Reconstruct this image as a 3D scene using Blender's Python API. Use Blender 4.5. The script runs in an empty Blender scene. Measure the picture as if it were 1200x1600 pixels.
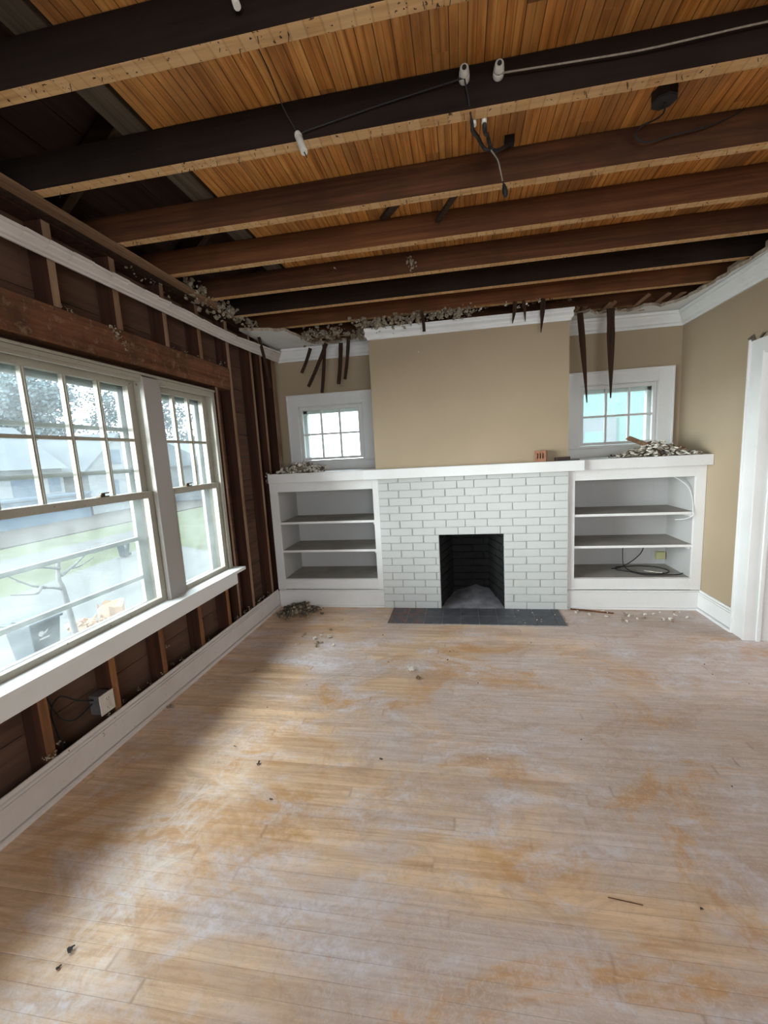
import bpy, bmesh, math, random
from mathutils import Vector, Matrix, noise
SC = bpy.context.scene
COL = SC.collection
random.seed(7)

# ------------------------------------------------------------------ camera
cam_d = bpy.data.cameras.new('camera')
cam = bpy.data.objects.new('camera', cam_d); COL.objects.link(cam)
cam_d.sensor_fit = 'AUTO'; cam_d.sensor_width = 36.0
cam_d.lens = 648.88 * 36.0 / 1600.0
cam_d.shift_x = -13.05 / 1600.0; cam_d.shift_y = 4.2 / 1600.0
cam_d.clip_start = 0.02; cam_d.clip_end = 500
R_ = Vector((0.98582683, 0.15952274, -0.05194193)); U_ = Vector((0.02799841, 0.14882702, 0.9884668)); F_ = Vector((-0.16541329, 0.97591138, -0.14225129))
mw = Matrix.Identity(4)
for i in range(3):
    mw[i][0] = R_[i]; mw[i][1] = U_[i]; mw[i][2] = -F_[i]
mw[0][3], mw[1][3], mw[2][3] = 0.0, 0.0, 1.45
cam.matrix_world = mw
SC.camera = cam

# ------------------------------------------------------------------ world and light
W = bpy.data.worlds.new('overcast_sky'); SC.world = W; W.use_nodes = True
wn = W.node_tree; wn.nodes.clear()
wo = wn.nodes.new('ShaderNodeOutputWorld'); wb = wn.nodes.new('ShaderNodeBackground')
wb.inputs['Color'].default_value = (0.86, 0.94, 1.0, 1); wb.inputs['Strength'].default_value = 4.0
wn.links.new(wb.outputs[0], wo.inputs[0])
SC.view_settings.view_transform = 'Standard'; SC.view_settings.look = 'None'
SC.view_settings.gamma = 1.0; SC.view_settings.use_curve_mapping = False
SC.view_settings.exposure = 0.68

def area(name, loc, direction, sx, sy, power, col=(1, 1, 1)):
    d = bpy.data.lights.new(name, 'AREA'); d.shape = 'RECTANGLE'; d.size = sx; d.size_y = sy; d.energy = power; d.color = col
    o = bpy.data.objects.new(name, d); COL.objects.link(o); o.location = loc
    o.rotation_euler = Vector(direction).to_track_quat('-Z', 'Y').to_euler(); return o
# area lamps: rear fill, sky stand-ins outside the left windows, daylight from unseen hall
area('rear_fill_lamp', (0.75, -2.75, 1.5), (0, 1, 0.04), 2.3, 1.5, 36, (0.95, 0.97, 1.0))  # added lamp filling the interior from behind the camera
area('added_fill_over_street', (-12.0, -3.5, 2.3), (1, 0.35, 0.0), 9.0, 6.0, 5200, (0.95, 0.975, 1.0))  # added low lamp standing in for sky, brightens room through left windows
area('added_fill_overhead', (-6.5, 0.5, 6.6), (1, 0.1, -1.1), 6.0, 3.0, 900, (0.93, 0.97, 1.0))  # added high lamp standing in for sky, lifts drive and near floor
area('daylight_hall_window', (4.55, 2.4, 1.5), (-1, 0.1, -0.25), 1.6, 1.5, 40, (0.95, 0.97, 1.0))

# ------------------------------------------------------------------ node helpers
class NB:
    def __init__(s, name):
        s.m = bpy.data.materials.new(name); s.m.use_nodes = True; s.t = s.m.node_tree; s.t.nodes.clear()
        s.out = s.t.nodes.new('ShaderNodeOutputMaterial'); s.b = s.t.nodes.new('ShaderNodeBsdfPrincipled')
        s.t.links.new(s.b.outputs[0], s.out.inputs[0])
    def set(s, sock, v):
        if hasattr(v, 'is_output') or isinstance(v, bpy.types.NodeSocket): s.t.links.new(v, sock)
        else:
            try: sock.default_value = v
            except Exception: sock.default_value = tuple(v) + (1,)
    def pos(s, sc=(1, 1, 1), off=(0, 0, 0)):
        if not hasattr(s, '_p'): s._p = s.t.nodes.new('ShaderNodeNewGeometry').outputs['Position']
        n = s.t.nodes.new('ShaderNodeVectorMath'); n.operation = 'MULTIPLY_ADD'
        s.t.links.new(s._p, n.inputs[0]); n.inputs[1].default_value = sc; n.inputs[2].default_value = off
        return n.outputs[0]
    def xyz(s):
        n = s.t.nodes.new('ShaderNodeSeparateXYZ'); s.t.links.new(s.pos(), n.inputs[0]); return n.outputs
    def comb(s, x, y, z):
        n = s.t.nodes.new('ShaderNodeCombineXYZ')
        for i, v in enumerate((x, y, z)): s.set(n.inputs[i], v)
        return n.outputs[0]
    def vadd(s, a, b):
        n = s.t.nodes.new('ShaderNodeVectorMath'); n.operation = 'ADD'; s.set(n.inputs[0], a); s.set(n.inputs[1], b); return n.outputs[0]
    def noise(s, vec, scale=5, detail=4, rough=0.55, dist=0.0):
        n = s.t.nodes.new('ShaderNodeTexNoise'); s.set(n.inputs['Vector'], vec)
        n.inputs['Scale'].default_value = scale; n.inputs['Detail'].default_value = detail
        n.inputs['Roughness'].default_value = rough; n.inputs['Distortion'].default_value = dist
        return n.outputs[0]
    def white(s, vec):
        n = s.t.nodes.new('ShaderNodeTexWhiteNoise'); n.noise_dimensions = '3D'; s.set(n.inputs['Vector'], vec); return n.outputs['Value']
    def voro(s, vec, scale, feature='F1'):
        n = s.t.nodes.new('ShaderNodeTexVoronoi'); n.feature = feature; s.set(n.inputs['Vector'], vec); n.inputs['Scale'].default_value = scale
        return n.outputs['Distance']
    def mth(s, op, a, b=0.0, c=0.0):
        n = s.t.nodes.new('ShaderNodeMath'); n.operation = op; s.set(n.inputs[0], a); s.set(n.inputs[1], b); s.set(n.inputs[2], c); return n.outputs[0]
    def ramp(s, f, *st):
        n = s.t.nodes.new('ShaderNodeValToRGB'); s.set(n.inputs[0], f); e = n.color_ramp.elements
        while len(e) < len(st): e.new(0.5)
        for i, (p, c) in enumerate(st):
            e[i].position = p; e[i].color = (c, c, c, 1) if isinstance(c, (int, float)) else tuple(c) + (1,)
        return n.outputs[0]
    def mix(s, f, a, b, mode='MIX'):
        n = s.t.nodes.new('ShaderNodeMix'); n.data_type = 'RGBA'; n.blend_type = mode
        s.set(n.inputs[0], f)
        for i, v in ((6, a), (7, b)):
            s.set(n.inputs[i], v if not isinstance(v, (tuple, list)) else tuple(v) + (1,))
        return n.outputs[2]
    def bump(s, h, strength=0.3, dist=0.01):
        n = s.t.nodes.new('ShaderNodeBump'); s.set(n.inputs['Height'], h); n.inputs['Strength'].default_value = strength; n.inputs['Distance'].default_value = dist
        s.t.links.new(n.outputs[0], s.b.inputs['Normal'])
    def col(s, c): s.set(s.b.inputs['Base Color'], c if not isinstance(c, (tuple, list)) else tuple(c) + (1,))
    def rough(s, r): s.set(s.b.inputs['Roughness'], r)
    def spec(s, v): s.b.inputs['Specular IOR Level'].default_value = v

def plain(name, c, r=0.6, var=0.12, scale=14, bump=0.0, spec=0.4, metal=0.0):
    n = NB(name); f = n.noise(n.pos(), scale, 5)
    d = tuple(max(0, x * (1 - var)) for x in c); l = tuple(min(1, x * (1 + var)) for x in c)
    n.col(n.ramp(f, (0.3, d), (0.7, l))); n.rough(r); n.spec(spec); n.b.inputs['Metallic'].default_value = metal
    if bump: n.bump(n.noise(n.pos(), scale * 4, 4), bump, 0.004)
    return n.m

def wood(name, dark, light, axis='y', k=1.0, rough=0.75, contrast=(0.3, 0.72), patch=None, bump=0.25, spec=0.25):
    n = NB(name); sc = {'x': (1.2, 34, 34), 'y': (34, 1.2, 34), 'z': (34, 34, 1.2)}[axis]
    g = n.noise(n.pos(tuple(v * k for v in sc)), 1.0, 6, 0.62, 0.5)
    c = n.ramp(g, (contrast[0], dark), (contrast[1], light))
    if patch:
        p = n.ramp(n.noise(n.pos(), 2.6, 4), (0.42, 0.0), (0.62, 1.0)); c = n.mix(p, c, n.mix(0.65, c, patch))
    n.col(c); n.rough(rough); n.spec(spec); n.bump(g, bump, 0.004); return n.m

def painted(name, c, grime=(0.35, 0.3, 0.24), amt=0.35, rough=0.45, chips=0.0):
    n = NB(name); f = n.noise(n.pos(), 3.0, 6, 0.6); f2 = n.noise(n.pos((9, 9, 9)), 6, 6, 0.7)
    g = n.mth('MULTIPLY', n.ramp(f, (0.45, 0.0), (0.8, 1.0)), amt)
    base = n.mix(g, c, grime)
    base = n.mix(n.mth('MULTIPLY', n.ramp(f2, (0.55, 0.0), (0.75, 1.0)), amt * 0.7), base, grime)
    if chips > 0:
        ch = n.ramp(n.noise(n.pos((1, 1, 1), (3, 1, 7)), 26, 5, 0.7), (0.90 - chips, 0.0), (0.915 - chips, 1.0)); base = n.mix(ch, base, (0.10, 0.07, 0.05))
    n.col(base); n.rough(rough); n.bump(n.noise(n.pos(), 60, 4), 0.06, 0.003); return n.m

# ------------------------------------------------------------------ materials
M = {}
M['white'] = painted('white_trim_paint', (0.70, 0.70, 0.69), amt=0.18)
M['taupe'] = painted('taupe_white_paint', (0.34, 0.315, 0.295), amt=0.15)
M['white_worn'] = painted('worn_white_paint', (0.58, 0.53, 0.50), amt=0.45, chips=0.22)
M['cream'] = painted('cream_sash_paint', (0.36, 0.335, 0.275), grime=(0.15, 0.13, 0.10), amt=0.5, chips=0.24)
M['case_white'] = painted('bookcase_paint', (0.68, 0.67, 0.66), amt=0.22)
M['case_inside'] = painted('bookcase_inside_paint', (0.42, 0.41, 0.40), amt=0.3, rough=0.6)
M['shelf_dust'] = painted('dusty_shelf_top', (0.36, 0.335, 0.30), grime=(0.13, 0.11, 0.09), amt=0.6, rough=0.9)
M['brickwhite'] = painted('painted_brick_white', (0.49, 0.50, 0.485), grime=(0.42, 0.42, 0.38), amt=0.3, rough=0.55)
M['mortarshade'] = plain('painted_mortar_joint_shade', (0.38, 0.385, 0.37), 0.8, 0.15, 30, 0.3)  # shade of the joints put into the colour, darker than the brick paint
M['plaster'] = painted('ceiling_plaster_white', (0.74, 0.75, 0.74), amt=0.25, rough=0.8)
M['plaster_raw'] = plain('raw_plaster_edge', (0.36, 0.30, 0.23), 0.95, 0.35, 40, 0.5)
n = NB('beige_wall_paint'); f = n.noise(n.pos(), 1.5, 4)
n.col(n.ramp(f, (0.3, (0.345, 0.268, 0.178)), (0.7, (0.375, 0.292, 0.195)))); n.rough(0.62); n.spec(0.3); n.bump(n.noise(n.pos(), 90, 3), 0.05, 0.003); M['beige'] = n.m
M['soot'] = plain('sooty_firebrick', (0.005, 0.0045, 0.0045), 0.85, 0.6, 20, 0.6)
M['soot_mortar'] = plain('sooty_mortar', (0.013, 0.013, 0.012), 0.95, 0.6, 30, 0.4)
M['ash'] = plain('pale_ash_dust', (0.19, 0.19, 0.21), 0.95, 0.35, 9, 0.4)
M['joist_dark'] = wood('old_joist_near_black', (0.006, 0.0035, 0.0025), (0.022, 0.011, 0.007), 'x', rough=0.95, patch=(0.022, 0.012, 0.008))
M['joist_red'] = wood('old_joist_red_brown', (0.07, 0.024, 0.009), (0.20, 0.075, 0.026), 'x', rough=0.8, patch=(0.08, 0.03, 0.012))
M['joist_brown'] = wood('old_joist_brown', (0.040, 0.015, 0.007), (0.145, 0.054, 0.021), 'x', rough=0.8, patch=(0.045, 0.02, 0.010))
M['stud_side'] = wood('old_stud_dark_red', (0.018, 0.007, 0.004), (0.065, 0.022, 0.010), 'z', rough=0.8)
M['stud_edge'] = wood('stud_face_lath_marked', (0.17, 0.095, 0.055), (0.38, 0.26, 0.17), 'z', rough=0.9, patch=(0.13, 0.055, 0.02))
M['stud_orange'] = wood('short_stud_orange', (0.10, 0.035, 0.012), (0.30, 0.13, 0.05), 'z', rough=0.9, patch=(0.10, 0.05, 0.025))
M['header0'] = wood('old_header_brown', (0.09, 0.038, 0.017), (0.24, 0.105, 0.050), 'y', rough=0.85, patch=(0.13, 0.075, 0.045))
n = NB('stained_rough_header'); g = n.noise(n.pos((34, 1.2, 34)), 1.0, 6, 0.62, 0.5)
c = n.ramp(g, (0.3, (0.085, 0.034, 0.016)), (0.72, (0.22, 0.095, 0.046)))
c = n.mix(n.ramp(n.noise(n.pos(), 3.2, 6, 0.7), (0.45, 0.0), (0.62, 0.75)), c, (0.06, 0.032, 0.020))
c = n.mix(n.ramp(n.noise(n.pos(), 22, 5, 0.7), (0.56, 0.0), (0.66, 0.6)), c, (0.26, 0.17, 0.11))
c = n.mix(n.ramp(n.noise(n.pos((1, 1, 1), (5, 5, 5)), 40, 2), (0.68, 0.0), (0.72, 0.8)), c, (0.03, 0.016, 0.01))
n.col(c); n.rough(0.9); n.spec(0.2); n.bump(g, 0.4, 0.004); M['header'] = n.m
M['rafter'] = wood('dusty_rafter', (0.03, 0.018, 0.011), (0.09, 0.055, 0.035), 'x', rough=0.9)
M['plate_grey'] = wood('grey_attic_plate', (0.055, 0.042, 0.030), (0.135, 0.105, 0.078), 'y', rough=0.95)
M['attic'] = wood('attic_board_dark', (0.02, 0.011, 0.009), (0.07, 0.04, 0.03), 'y', k=0.5, rough=0.9)
M['lath'] = wood('old_dark_lath', (0.018, 0.009, 0.005), (0.06, 0.030, 0.017), 'z', rough=0.9)
M['lath_raw'] = wood('raw_lath_end', (0.14, 0.075, 0.04), (0.33, 0.20, 0.12), 'y', rough=0.9)

# joist underside: pale wood with the ghost marks of the lath that was nailed across it
n = NB('joist_underside_lath_ghosts'); X, Y, Z = n.xyz()
q = n.mth('ADD', n.mth('MULTIPLY', X, 1 / 0.047), n.mth('MULTIPLY', n.noise(n.pos(), 7, 3), 0.5)); fr = n.mth('FRACT', q)
cell = n.white(n.comb(n.mth('FLOOR', q), n.mth('FLOOR', n.mth('MULTIPLY', Y, 2.469)), 0.0))
g = n.noise(n.pos((3, 60, 60)), 1, 5)
c = n.ramp(g, (0.3, (0.36, 0.19, 0.075)), (0.7, (0.58, 0.345, 0.15)))
c = n.mix(n.mth('MULTIPLY', cell, 0.45), c, (0.62, 0.43, 0.24))
c = n.mix(n.mth('MULTIPLY', n.ramp(fr, (0.0, 1.0), (0.10, 0.0), (0.90, 0.0), (1.0, 1.0)), 0.36), c, (0.17, 0.08, 0.03))
sp = n.ramp(n.noise(n.pos(), 70, 2), (0.66, 0.0), (0.70, 1.0)); c = n.mix(sp, c, (0.05, 0.03, 0.02))
n.col(c); n.rough(0.85); n.spec(0.2); M['joist_under'] = n.m

# attic floor deck: narrow orange pine boards running front to back
n = NB('orange_pine_deck'); X, Y, Z = n.xyz()
q = n.mth('MULTIPLY', X, 1 / 0.029); idx = n.mth('FLOOR', q); fr = n.mth('FRACT', q)
seg = n.mth('FLOOR', n.mth('ADD', n.mth('MULTIPLY', Y, 0.55), n.mth('MULTIPLY', n.white(n.comb(n.mth('FLOOR', n.mth('MULTIPLY', idx, 0.5)), 3.0, 1.0)), 5.0)))
cell = n.white(n.comb(n.mth('FLOOR', n.mth('MULTIPLY', idx, 0.5)), seg, 0.0))
g = n.noise(n.vadd(n.pos((38, 1.6, 1)), n.comb(0.0, n.mth('MULTIPLY', cell, 30.0), 0.0)), 1, 6, 0.6, 0.8)
c = n.ramp(g, (0.30, (0.28, 0.095, 0.020)), (0.50, (0.62, 0.255, 0.058)), (0.72, (0.80, 0.42, 0.13)))
c = n.mix(n.ramp(cell, (0.0, 0.75), (0.30, 0.0), (1.0, 0.0)), c, (0.12, 0.055, 0.028))
c = n.mix(n.ramp(cell, (0.75, 0.0), (1.0, 0.4)), c, (0.56, 0.30, 0.10))
c = n.mix(n.ramp(n.noise(n.pos((2.2, 0.9, 1)), 2.4, 5, 0.65), (0.42, 0.0), (0.66, 0.62)), c, (0.20, 0.085, 0.032))
gap = n.ramp(fr, (0.0, 1.0), (0.07, 0.9), (0.15, 0.0), (1.0, 0.0)); par = n.mth('SUBTRACT', 1.0, n.mth('MULTIPLY', n.mth('FRACT', n.mth('MULTIPLY', idx, 0.5)), 1.0)); gap = n.mth('MULTIPLY', gap, par)
c = n.mix(n.mth('MULTIPLY', gap, 0.9), c, (0.03, 0.012, 0.005))
n.col(c); n.rough(0.6); n.spec(0.3); n.bump(n.mth('SUBTRACT', 1.0, gap), 0.5, 0.004); M['deck'] = n.m

# strip oak floor, worn through its varnish
n = NB('worn_oak_strip_floor'); X, Y, Z = n.xyz()
q = n.mth('MULTIPLY', Y, 1 / 0.057); row = n.mth('FLOOR', q); fr = n.mth('FRACT', q)
rr = n.white(n.comb(row, 2.0, 0.0))
lx = n.mth('ADD', n.mth('MULTIPLY', X, 0.45), n.mth('MULTIPLY', rr, 9.0)); seg = n.mth('FLOOR', lx); fx = n.mth('FRACT', lx)
cell = n.white(n.comb(row, seg, 1.0))
shift = n.comb(n.mth('MULTIPLY', cell, 40.0), n.mth('MULTIPLY', cell, 17.0), 0.0)
g = n.noise(n.vadd(n.pos((1.6, 32, 1)), shift), 1, 6, 0.62, 1.3)
g2 = n.noise(n.vadd(n.pos((0.9, 11, 1)), shift), 2.0, 3, 0.5, 2.2)
fresh = n.ramp(g, (0.28, (0.426, 0.270, 0.148)), (0.55, (0.611, 0.433, 0.273)), (0.78, (0.724, 0.540, 0.369)))
ring = n.mth('PINGPONG', n.mth('MULTIPLY', g2, 14.0), 1.0)
fresh = n.mix(n.mth('MULTIPLY', n.ramp(ring, (0.0, 1.0), (0.35, 0.0)), 0.28), fresh, (0.369, 0.227, 0.126))
fresh = n.mix(n.ramp(cell, (0.0, 0.35), (0.35, 0.0)), fresh, (0.383, 0.234, 0.126))
fresh = n.mix(n.ramp(cell, (0.7, 0.0), (1.0, 0.4)), fresh, (0.780, 0.568, 0.354))
worn = n.ramp(g, (0.25, (0.369, 0.291, 0.244)), (0.6, (0.518, 0.433, 0.377)), (0.8, (0.625, 0.532, 0.473)))
big = n.noise(n.vadd(n.pos((0.55, 0.85, 1)), (4.3, 1.2, 0)), 1.5, 6, 0.62, 0.4)
side = n.mth('MULTIPLY', n.mth('ADD', X, 0.25), 0.09)
wf = n.ramp(n.mth('ADD', big, side), (0.43, 0.0), (0.54, 1.0))
scr = n.noise(n.pos((7, 9, 1)), 6, 5, 0.7, 1.5)
wf = n.mth('MULTIPLY', wf, n.ramp(scr, (0.25, 0.55), (0.55, 1.0)))
c = n.mix(wf, fresh, worn)
och = n.ramp(n.noise(n.vadd(n.pos((0.9, 1.3, 1)), (9.1, 4.7, 0)), 1.6, 6, 0.72, 0.9), (0.52, 0.0), (0.62, 0.85)); c = n.mix(och, c, n.mix(g, (0.36, 0.185, 0.07), (0.62, 0.37, 0.165)))
brn = n.ramp(n.noise(n.vadd(n.pos((1.1, 2.2, 1)), (3.3, 8.1, 0)), 2.3, 6, 0.72, 0.9), (0.50, 0.0), (0.66, 0.6)); c = n.mix(brn, c, (0.36, 0.245, 0.165))
dust = n.ramp(n.noise(n.vadd(n.pos((0.8, 1.6, 1)), (2.0, 7.7, 0)), 2.2, 7, 0.72, 0.8), (0.50, 0.0), (0.66, 0.85)); 
fine = n.ramp(n.noise(n.pos((1, 1, 1)), 26, 5, 0.7, 1.2), (0.38, 0.25), (0.6, 1.0)); c = n.mix(n.mth('MULTIPLY', dust, fine), c, (0.596, 0.596, 0.635))
wb = n.mth('MULTIPLY', n.ramp(n.mth('ABSOLUTE', n.mth('ADD', X, 1.17)), (0.05, 1.0), (0.22, 0.0)), n.ramp(Y, (0.02, 0.0), (0.8, 1.0)) if False else n.ramp(n.mth('MULTIPLY', Y, 0.4), (0.6, 1.0), (0.9, 0.0)))  # pale band painted in as the window's gleam along the boards
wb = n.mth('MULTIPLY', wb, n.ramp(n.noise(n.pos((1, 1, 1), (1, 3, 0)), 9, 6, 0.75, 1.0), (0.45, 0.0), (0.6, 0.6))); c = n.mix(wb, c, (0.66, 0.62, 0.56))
sw = n.noise(n.pos((1, 1, 1), (7, 2, 0)), 34, 4, 0.6, 3.0); c = n.mix(n.mth('MULTIPLY', n.ramp(sw, (0.52, 0.0), (0.60, 1.0)), n.mth('MULTIPLY', wf, 0.28)), c, (0.60, 0.54, 0.49))
sw2 = n.noise(n.pos((1, 1, 1), (2, 9, 0)), 19, 6, 0.75, 1.5); c = n.mix(n.mth('MULTIPLY', n.ramp(sw2, (0.50, 0.0), (0.66, 1.0)), 0.22), c, (0.26, 0.17, 0.11))
gapy = n.ramp(fr, (0.0, 1.0), (0.035, 0.0), (0.975, 0.0), (1.0, 1.0)); gapx = n.ramp(fx, (0.0, 1.0), (0.003, 0.0), (0.998, 0.0), (1.0, 1.0))
gap = n.mth('MAXIMUM', gapy, gapx); c = n.mix(n.mth('MULTIPLY', gap, n.ramp(n.noise(n.pos(), 2.5, 3), (0.4, 0.08), (0.68, 0.55))), c, (0.14, 0.08, 0.045))
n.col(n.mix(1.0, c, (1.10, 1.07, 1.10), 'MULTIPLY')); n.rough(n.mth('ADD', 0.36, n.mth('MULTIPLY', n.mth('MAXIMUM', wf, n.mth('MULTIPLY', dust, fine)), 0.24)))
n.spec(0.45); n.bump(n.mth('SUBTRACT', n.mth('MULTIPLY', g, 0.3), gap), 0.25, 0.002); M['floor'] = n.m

n = NB('slate_hearth_tile'); X, Y, Z = n.xyz()
cell = n.white(n.comb(n.mth('FLOOR', n.mth('MULTIPLY', n.mth('ADD', X, 0.668), 1 / 0.1575)), n.mth('FLOOR', n.mth('MULTIPLY', n.mth('SUBTRACT', Y, 3.38), 5.6)), 0.0))
g = n.noise(n.pos(), 12, 6, 0.7)
c = n.ramp(g, (0.3, (0.045, 0.047, 0.058)), (0.6, (0.085, 0.088, 0.10)), (0.8, (0.20, 0.20, 0.21)))
red = n.mth('MULTIPLY', n.ramp(n.mth('MULTIPLY', X, -1.0), (0.30, 0.0), (0.42, 1.0)), n.ramp(n.noise(n.pos(), 16, 5), (0.45, 0.0), (0.6, 1.0))); c = n.mix(red, c, (0.17, 0.075, 0.055))
n.col(c); n.rough(0.55); n.bump(g, 0.3, 0.003); M['slate'] = n.m
M['grout'] = plain('hearth_grout', (0.30, 0.29, 0.28), 0.9, 0.3, 30)
M['tuft'] = plain('grey_insulation_fluff', (0.27, 0.225, 0.165), 1.0, 0.5, 45, 0.6, 0.1)
M['tuft_pale'] = plain('pale_insulation_fluff', (0.30, 0.26, 0.20), 1.0, 0.4, 50, 0.6, 0.1)
M['chalk'] = plain('plaster_flake_white', (0.60, 0.56, 0.49), 0.95, 0.35, 30, 0.3, 0.2)
M['tan'] = plain('plaster_brown_coat', (0.24, 0.19, 0.13), 0.95, 0.4, 40, 0.4, 0.2)
M['rubble_dark'] = plain('brown_grey_rubble', (0.12, 0.10, 0.075), 0.95, 0.5, 40, 0.5, 0.2)
M['porcelain'] = plain('white_porcelain', (0.60, 0.58, 0.53), 0.25, 0.15, 20)
M['black'] = plain('black_cable', (0.012, 0.012, 0.013), 0.6, 0.3, 20)
M['nail'] = plain('dark_iron', (0.02, 0.018, 0.016), 0.6, 0.3, 20)
M['cloth_wire'] = plain('cloth_wire_grey_tan', (0.27, 0.23, 0.18), 0.9, 0.25, 60)
M['white_cable'] = plain('white_cable', (0.62, 0.62, 0.62), 0.5, 0.08)
M['ivory'] = plain('ivory_plastic', (0.52, 0.48, 0.42), 0.4, 0.05)
M['olive'] = plain('olive_yellow_box', (0.40, 0.38, 0.19), 0.6, 0.1)
M['steel'] = plain('galvanised_steel', (0.30, 0.30, 0.31), 0.45, 0.15, 20, metal=0.8)
M['redbrick'] = plain('bare_red_clay', (0.25, 0.115, 0.065), 0.9, 0.25, 40, 0.4)
M['char'] = plain('dark_burnt_brick', (0.05, 0.028, 0.022), 0.9, 0.3, 40, 0.4)
M['leaf'] = plain('brown_leaf', (0.22, 0.12, 0.06), 0.8, 0.3, 40)
M['dirt'] = plain('dark_dirt', (0.05, 0.05, 0.05), 0.95, 0.3, 40)
M['alu'] = plain('grey_storm_frame', (0.21, 0.24, 0.235), 0.55, 0.12, 10)
M['brass'] = plain('tarnished_brass', (0.08, 0.06, 0.035), 0.4, 0.2, 30, metal=0.7)
# sheathing boards
n = NB('rough_sheathing_board'); X, Y, Z = n.xyz()
cell = n.white(n.comb(n.mth('FLOOR', n.mth('MULTIPLY', n.mth('ADD', Z, 0.1), 5.0)), n.mth('FLOOR', n.mth('MULTIPLY', Y, 0.7)), 0.0))
g = n.noise(n.pos((30, 2.0, 30)), 1, 6, 0.6, 0.4)
c = n.ramp(g, (0.3, (0.035, 0.014, 0.008)), (0.7, (0.11, 0.052, 0.028))); c = n.mix(n.mth('MULTIPLY', cell, 0.5), c, (0.14, 0.075, 0.045))
n.col(c); n.rough(0.9); n.bump(g, 0.4, 0.004); M['sheath'] = n.m
# glass with a film of dirt
n = NB('dusty_window_glass'); t = n.t
tr = t.nodes.new('ShaderNodeBsdfTransparent'); tr.inputs[0].default_value = (0.95, 0.99, 0.985, 1)
tl = t.nodes.new('ShaderNodeBsdfTranslucent'); tl.inputs[0].default_value = (0.88, 0.95, 0.95, 1)
gl = t.nodes.new('ShaderNodeBsdfGlossy'); gl.inputs['Roughness'].default_value = 0.03
m1 = t.nodes.new('ShaderNodeMixShader'); m2 = t.nodes.new('ShaderNodeMixShader')
f = n.ramp(n.noise(n.pos(), 5, 5, 0.6), (0.35, 0.014), (0.75, 0.038)); t.links.new(f, m1.inputs[0]); t.links.new(tr.outputs[0], m1.inputs[1]); t.links.new(tl.outputs[0], m1.inputs[2])
m2.inputs[0].default_value = 0.05; t.links.new(m1.outputs[0], m2.inputs[1]); t.links.new(gl.outputs[0], m2.inputs[2]); t.links.new(m2.outputs[0], n.out.inputs[0])
M['glass'] = n.m
n = NB('lap_siding_aqua'); X, Y, Z = n.xyz(); fr = n.mth('FRACT', n.mth('MULTIPLY', Z, 5.0))
n.col(n.mix(n.ramp(fr, (0.0, 1.0), (0.08, 0.0)), (0.135, 0.205, 0.195), (0.10, 0.165, 0.158))); n.rough(0.7); M['aqua'] = n.m
M['ext_white'] = plain('pale_house_siding', (0.15, 0.165, 0.175), 0.8, 0.05, 3)
M['ext_roof'] = plain('grey_shingle', (0.085, 0.102, 0.115), 0.9, 0.1, 8)
M['ext_blue'] = plain('blue_house_front', (0.05, 0.08, 0.115), 0.8, 0.1, 3)
M['grass'] = plain('winter_lawn', (0.060, 0.068, 0.035), 1.0, 0.22, 0.8)
M['mulch'] = plain('brown_verge', (0.042, 0.036, 0.031), 1.0, 0.2, 1.5)
M['concrete'] = plain('pale_concrete_drive', (0.082, 0.085, 0.084), 0.9, 0.06, 1.0)
M['asphalt'] = plain('grey_asphalt', (0.072, 0.070, 0.070), 0.95, 0.08, 2)
M['bark'] = plain('grey_bark', (0.075, 0.075, 0.075), 0.9, 0.2, 20)
M['crown'] = plain('haze_tinted_foliage', (0.105, 0.145, 0.16), 1.0, 0.2, 2)  # pale blue air haze mixed into the leaf colour
M['bin'] = plain('dark_grey_bin_plastic', (0.025, 0.035, 0.042), 0.6, 0.1)
M['binlogo'] = plain('white_bin_mark', (0.22, 0.22, 0.22), 0.6, 0.05)
M['cutwood'] = plain('fresh_cut_wood', (0.22, 0.14, 0.09), 0.9, 0.3, 14)

# ------------------------------------------------------------------ mesh helpers
def box(bm, x0, x1, y0, y1, z0, z1, mi=0):
    vs = [bm.verts.new((x, y, z)) for z in (z0, z1) for y in (y0, y1) for x in (x0, x1)]
    fs = [(0, 2, 3, 1), (4, 5, 7, 6), (0, 1, 5, 4), (2, 6, 7, 3), (0, 4, 6, 2), (1, 3, 7, 5)]
    out = []
    for k, f in enumerate(fs):
        fc = bm.faces.new([vs[i] for i in f]); fc.material_index = mi[k] if isinstance(mi, (list, tuple)) else mi; out.append(fc)
    return vs          # faces order: bottom, top, -y, +y, -x, +x
def quadbox(bm, p, q, r, t, mi=0):
    """a board from point p to q, width vector r, thickness vector t"""
    p, q, r, t = map(Vector, (p, q, r, t))
    base = [p - r / 2 - t / 2, p + r / 2 - t / 2, p + r / 2 + t / 2, p - r / 2 + t / 2]
    a = [bm.verts.new(v) for v in base]; b = [bm.verts.new(v + q - p) for v in base]
    fs = [bm.faces.new(a[::-1]), bm.faces.new(b)] + [bm.faces.new((a[i], a[(i + 1) % 4], b[(i + 1) % 4], b[i])) for i in range(4)]
    for f in fs: f.material_index = mi
    return a + b
def cyl(bm, p, q, r0, r1=None, seg=12, mi=0, smooth=True):
    p, q = Vector(p), Vector(q); r1 = r0 if r1 is None else r1; d = (q - p).normalized()
    a = d.orthogonal().normalized(); b = d.cross(a)
    A = [bm.verts.new(p + (a * math.cos(i * 2 * math.pi / seg) + b * math.sin(i * 2 * math.pi / seg)) * r0) for i in range(seg)]
    B = [bm.verts.new(q + (a * math.cos(i * 2 * math.pi / seg) + b * math.sin(i * 2 * math.pi / seg)) * r1) for i in range(seg)]
    for i in range(seg):
        f = bm.faces.new((A[i], A[(i + 1) % seg], B[(i + 1) % seg], B[i])); f.material_index = mi; f.smooth = smooth
    for c in (A[::-1], B):
        f = bm.faces.new(c); f.material_index = mi
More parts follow.
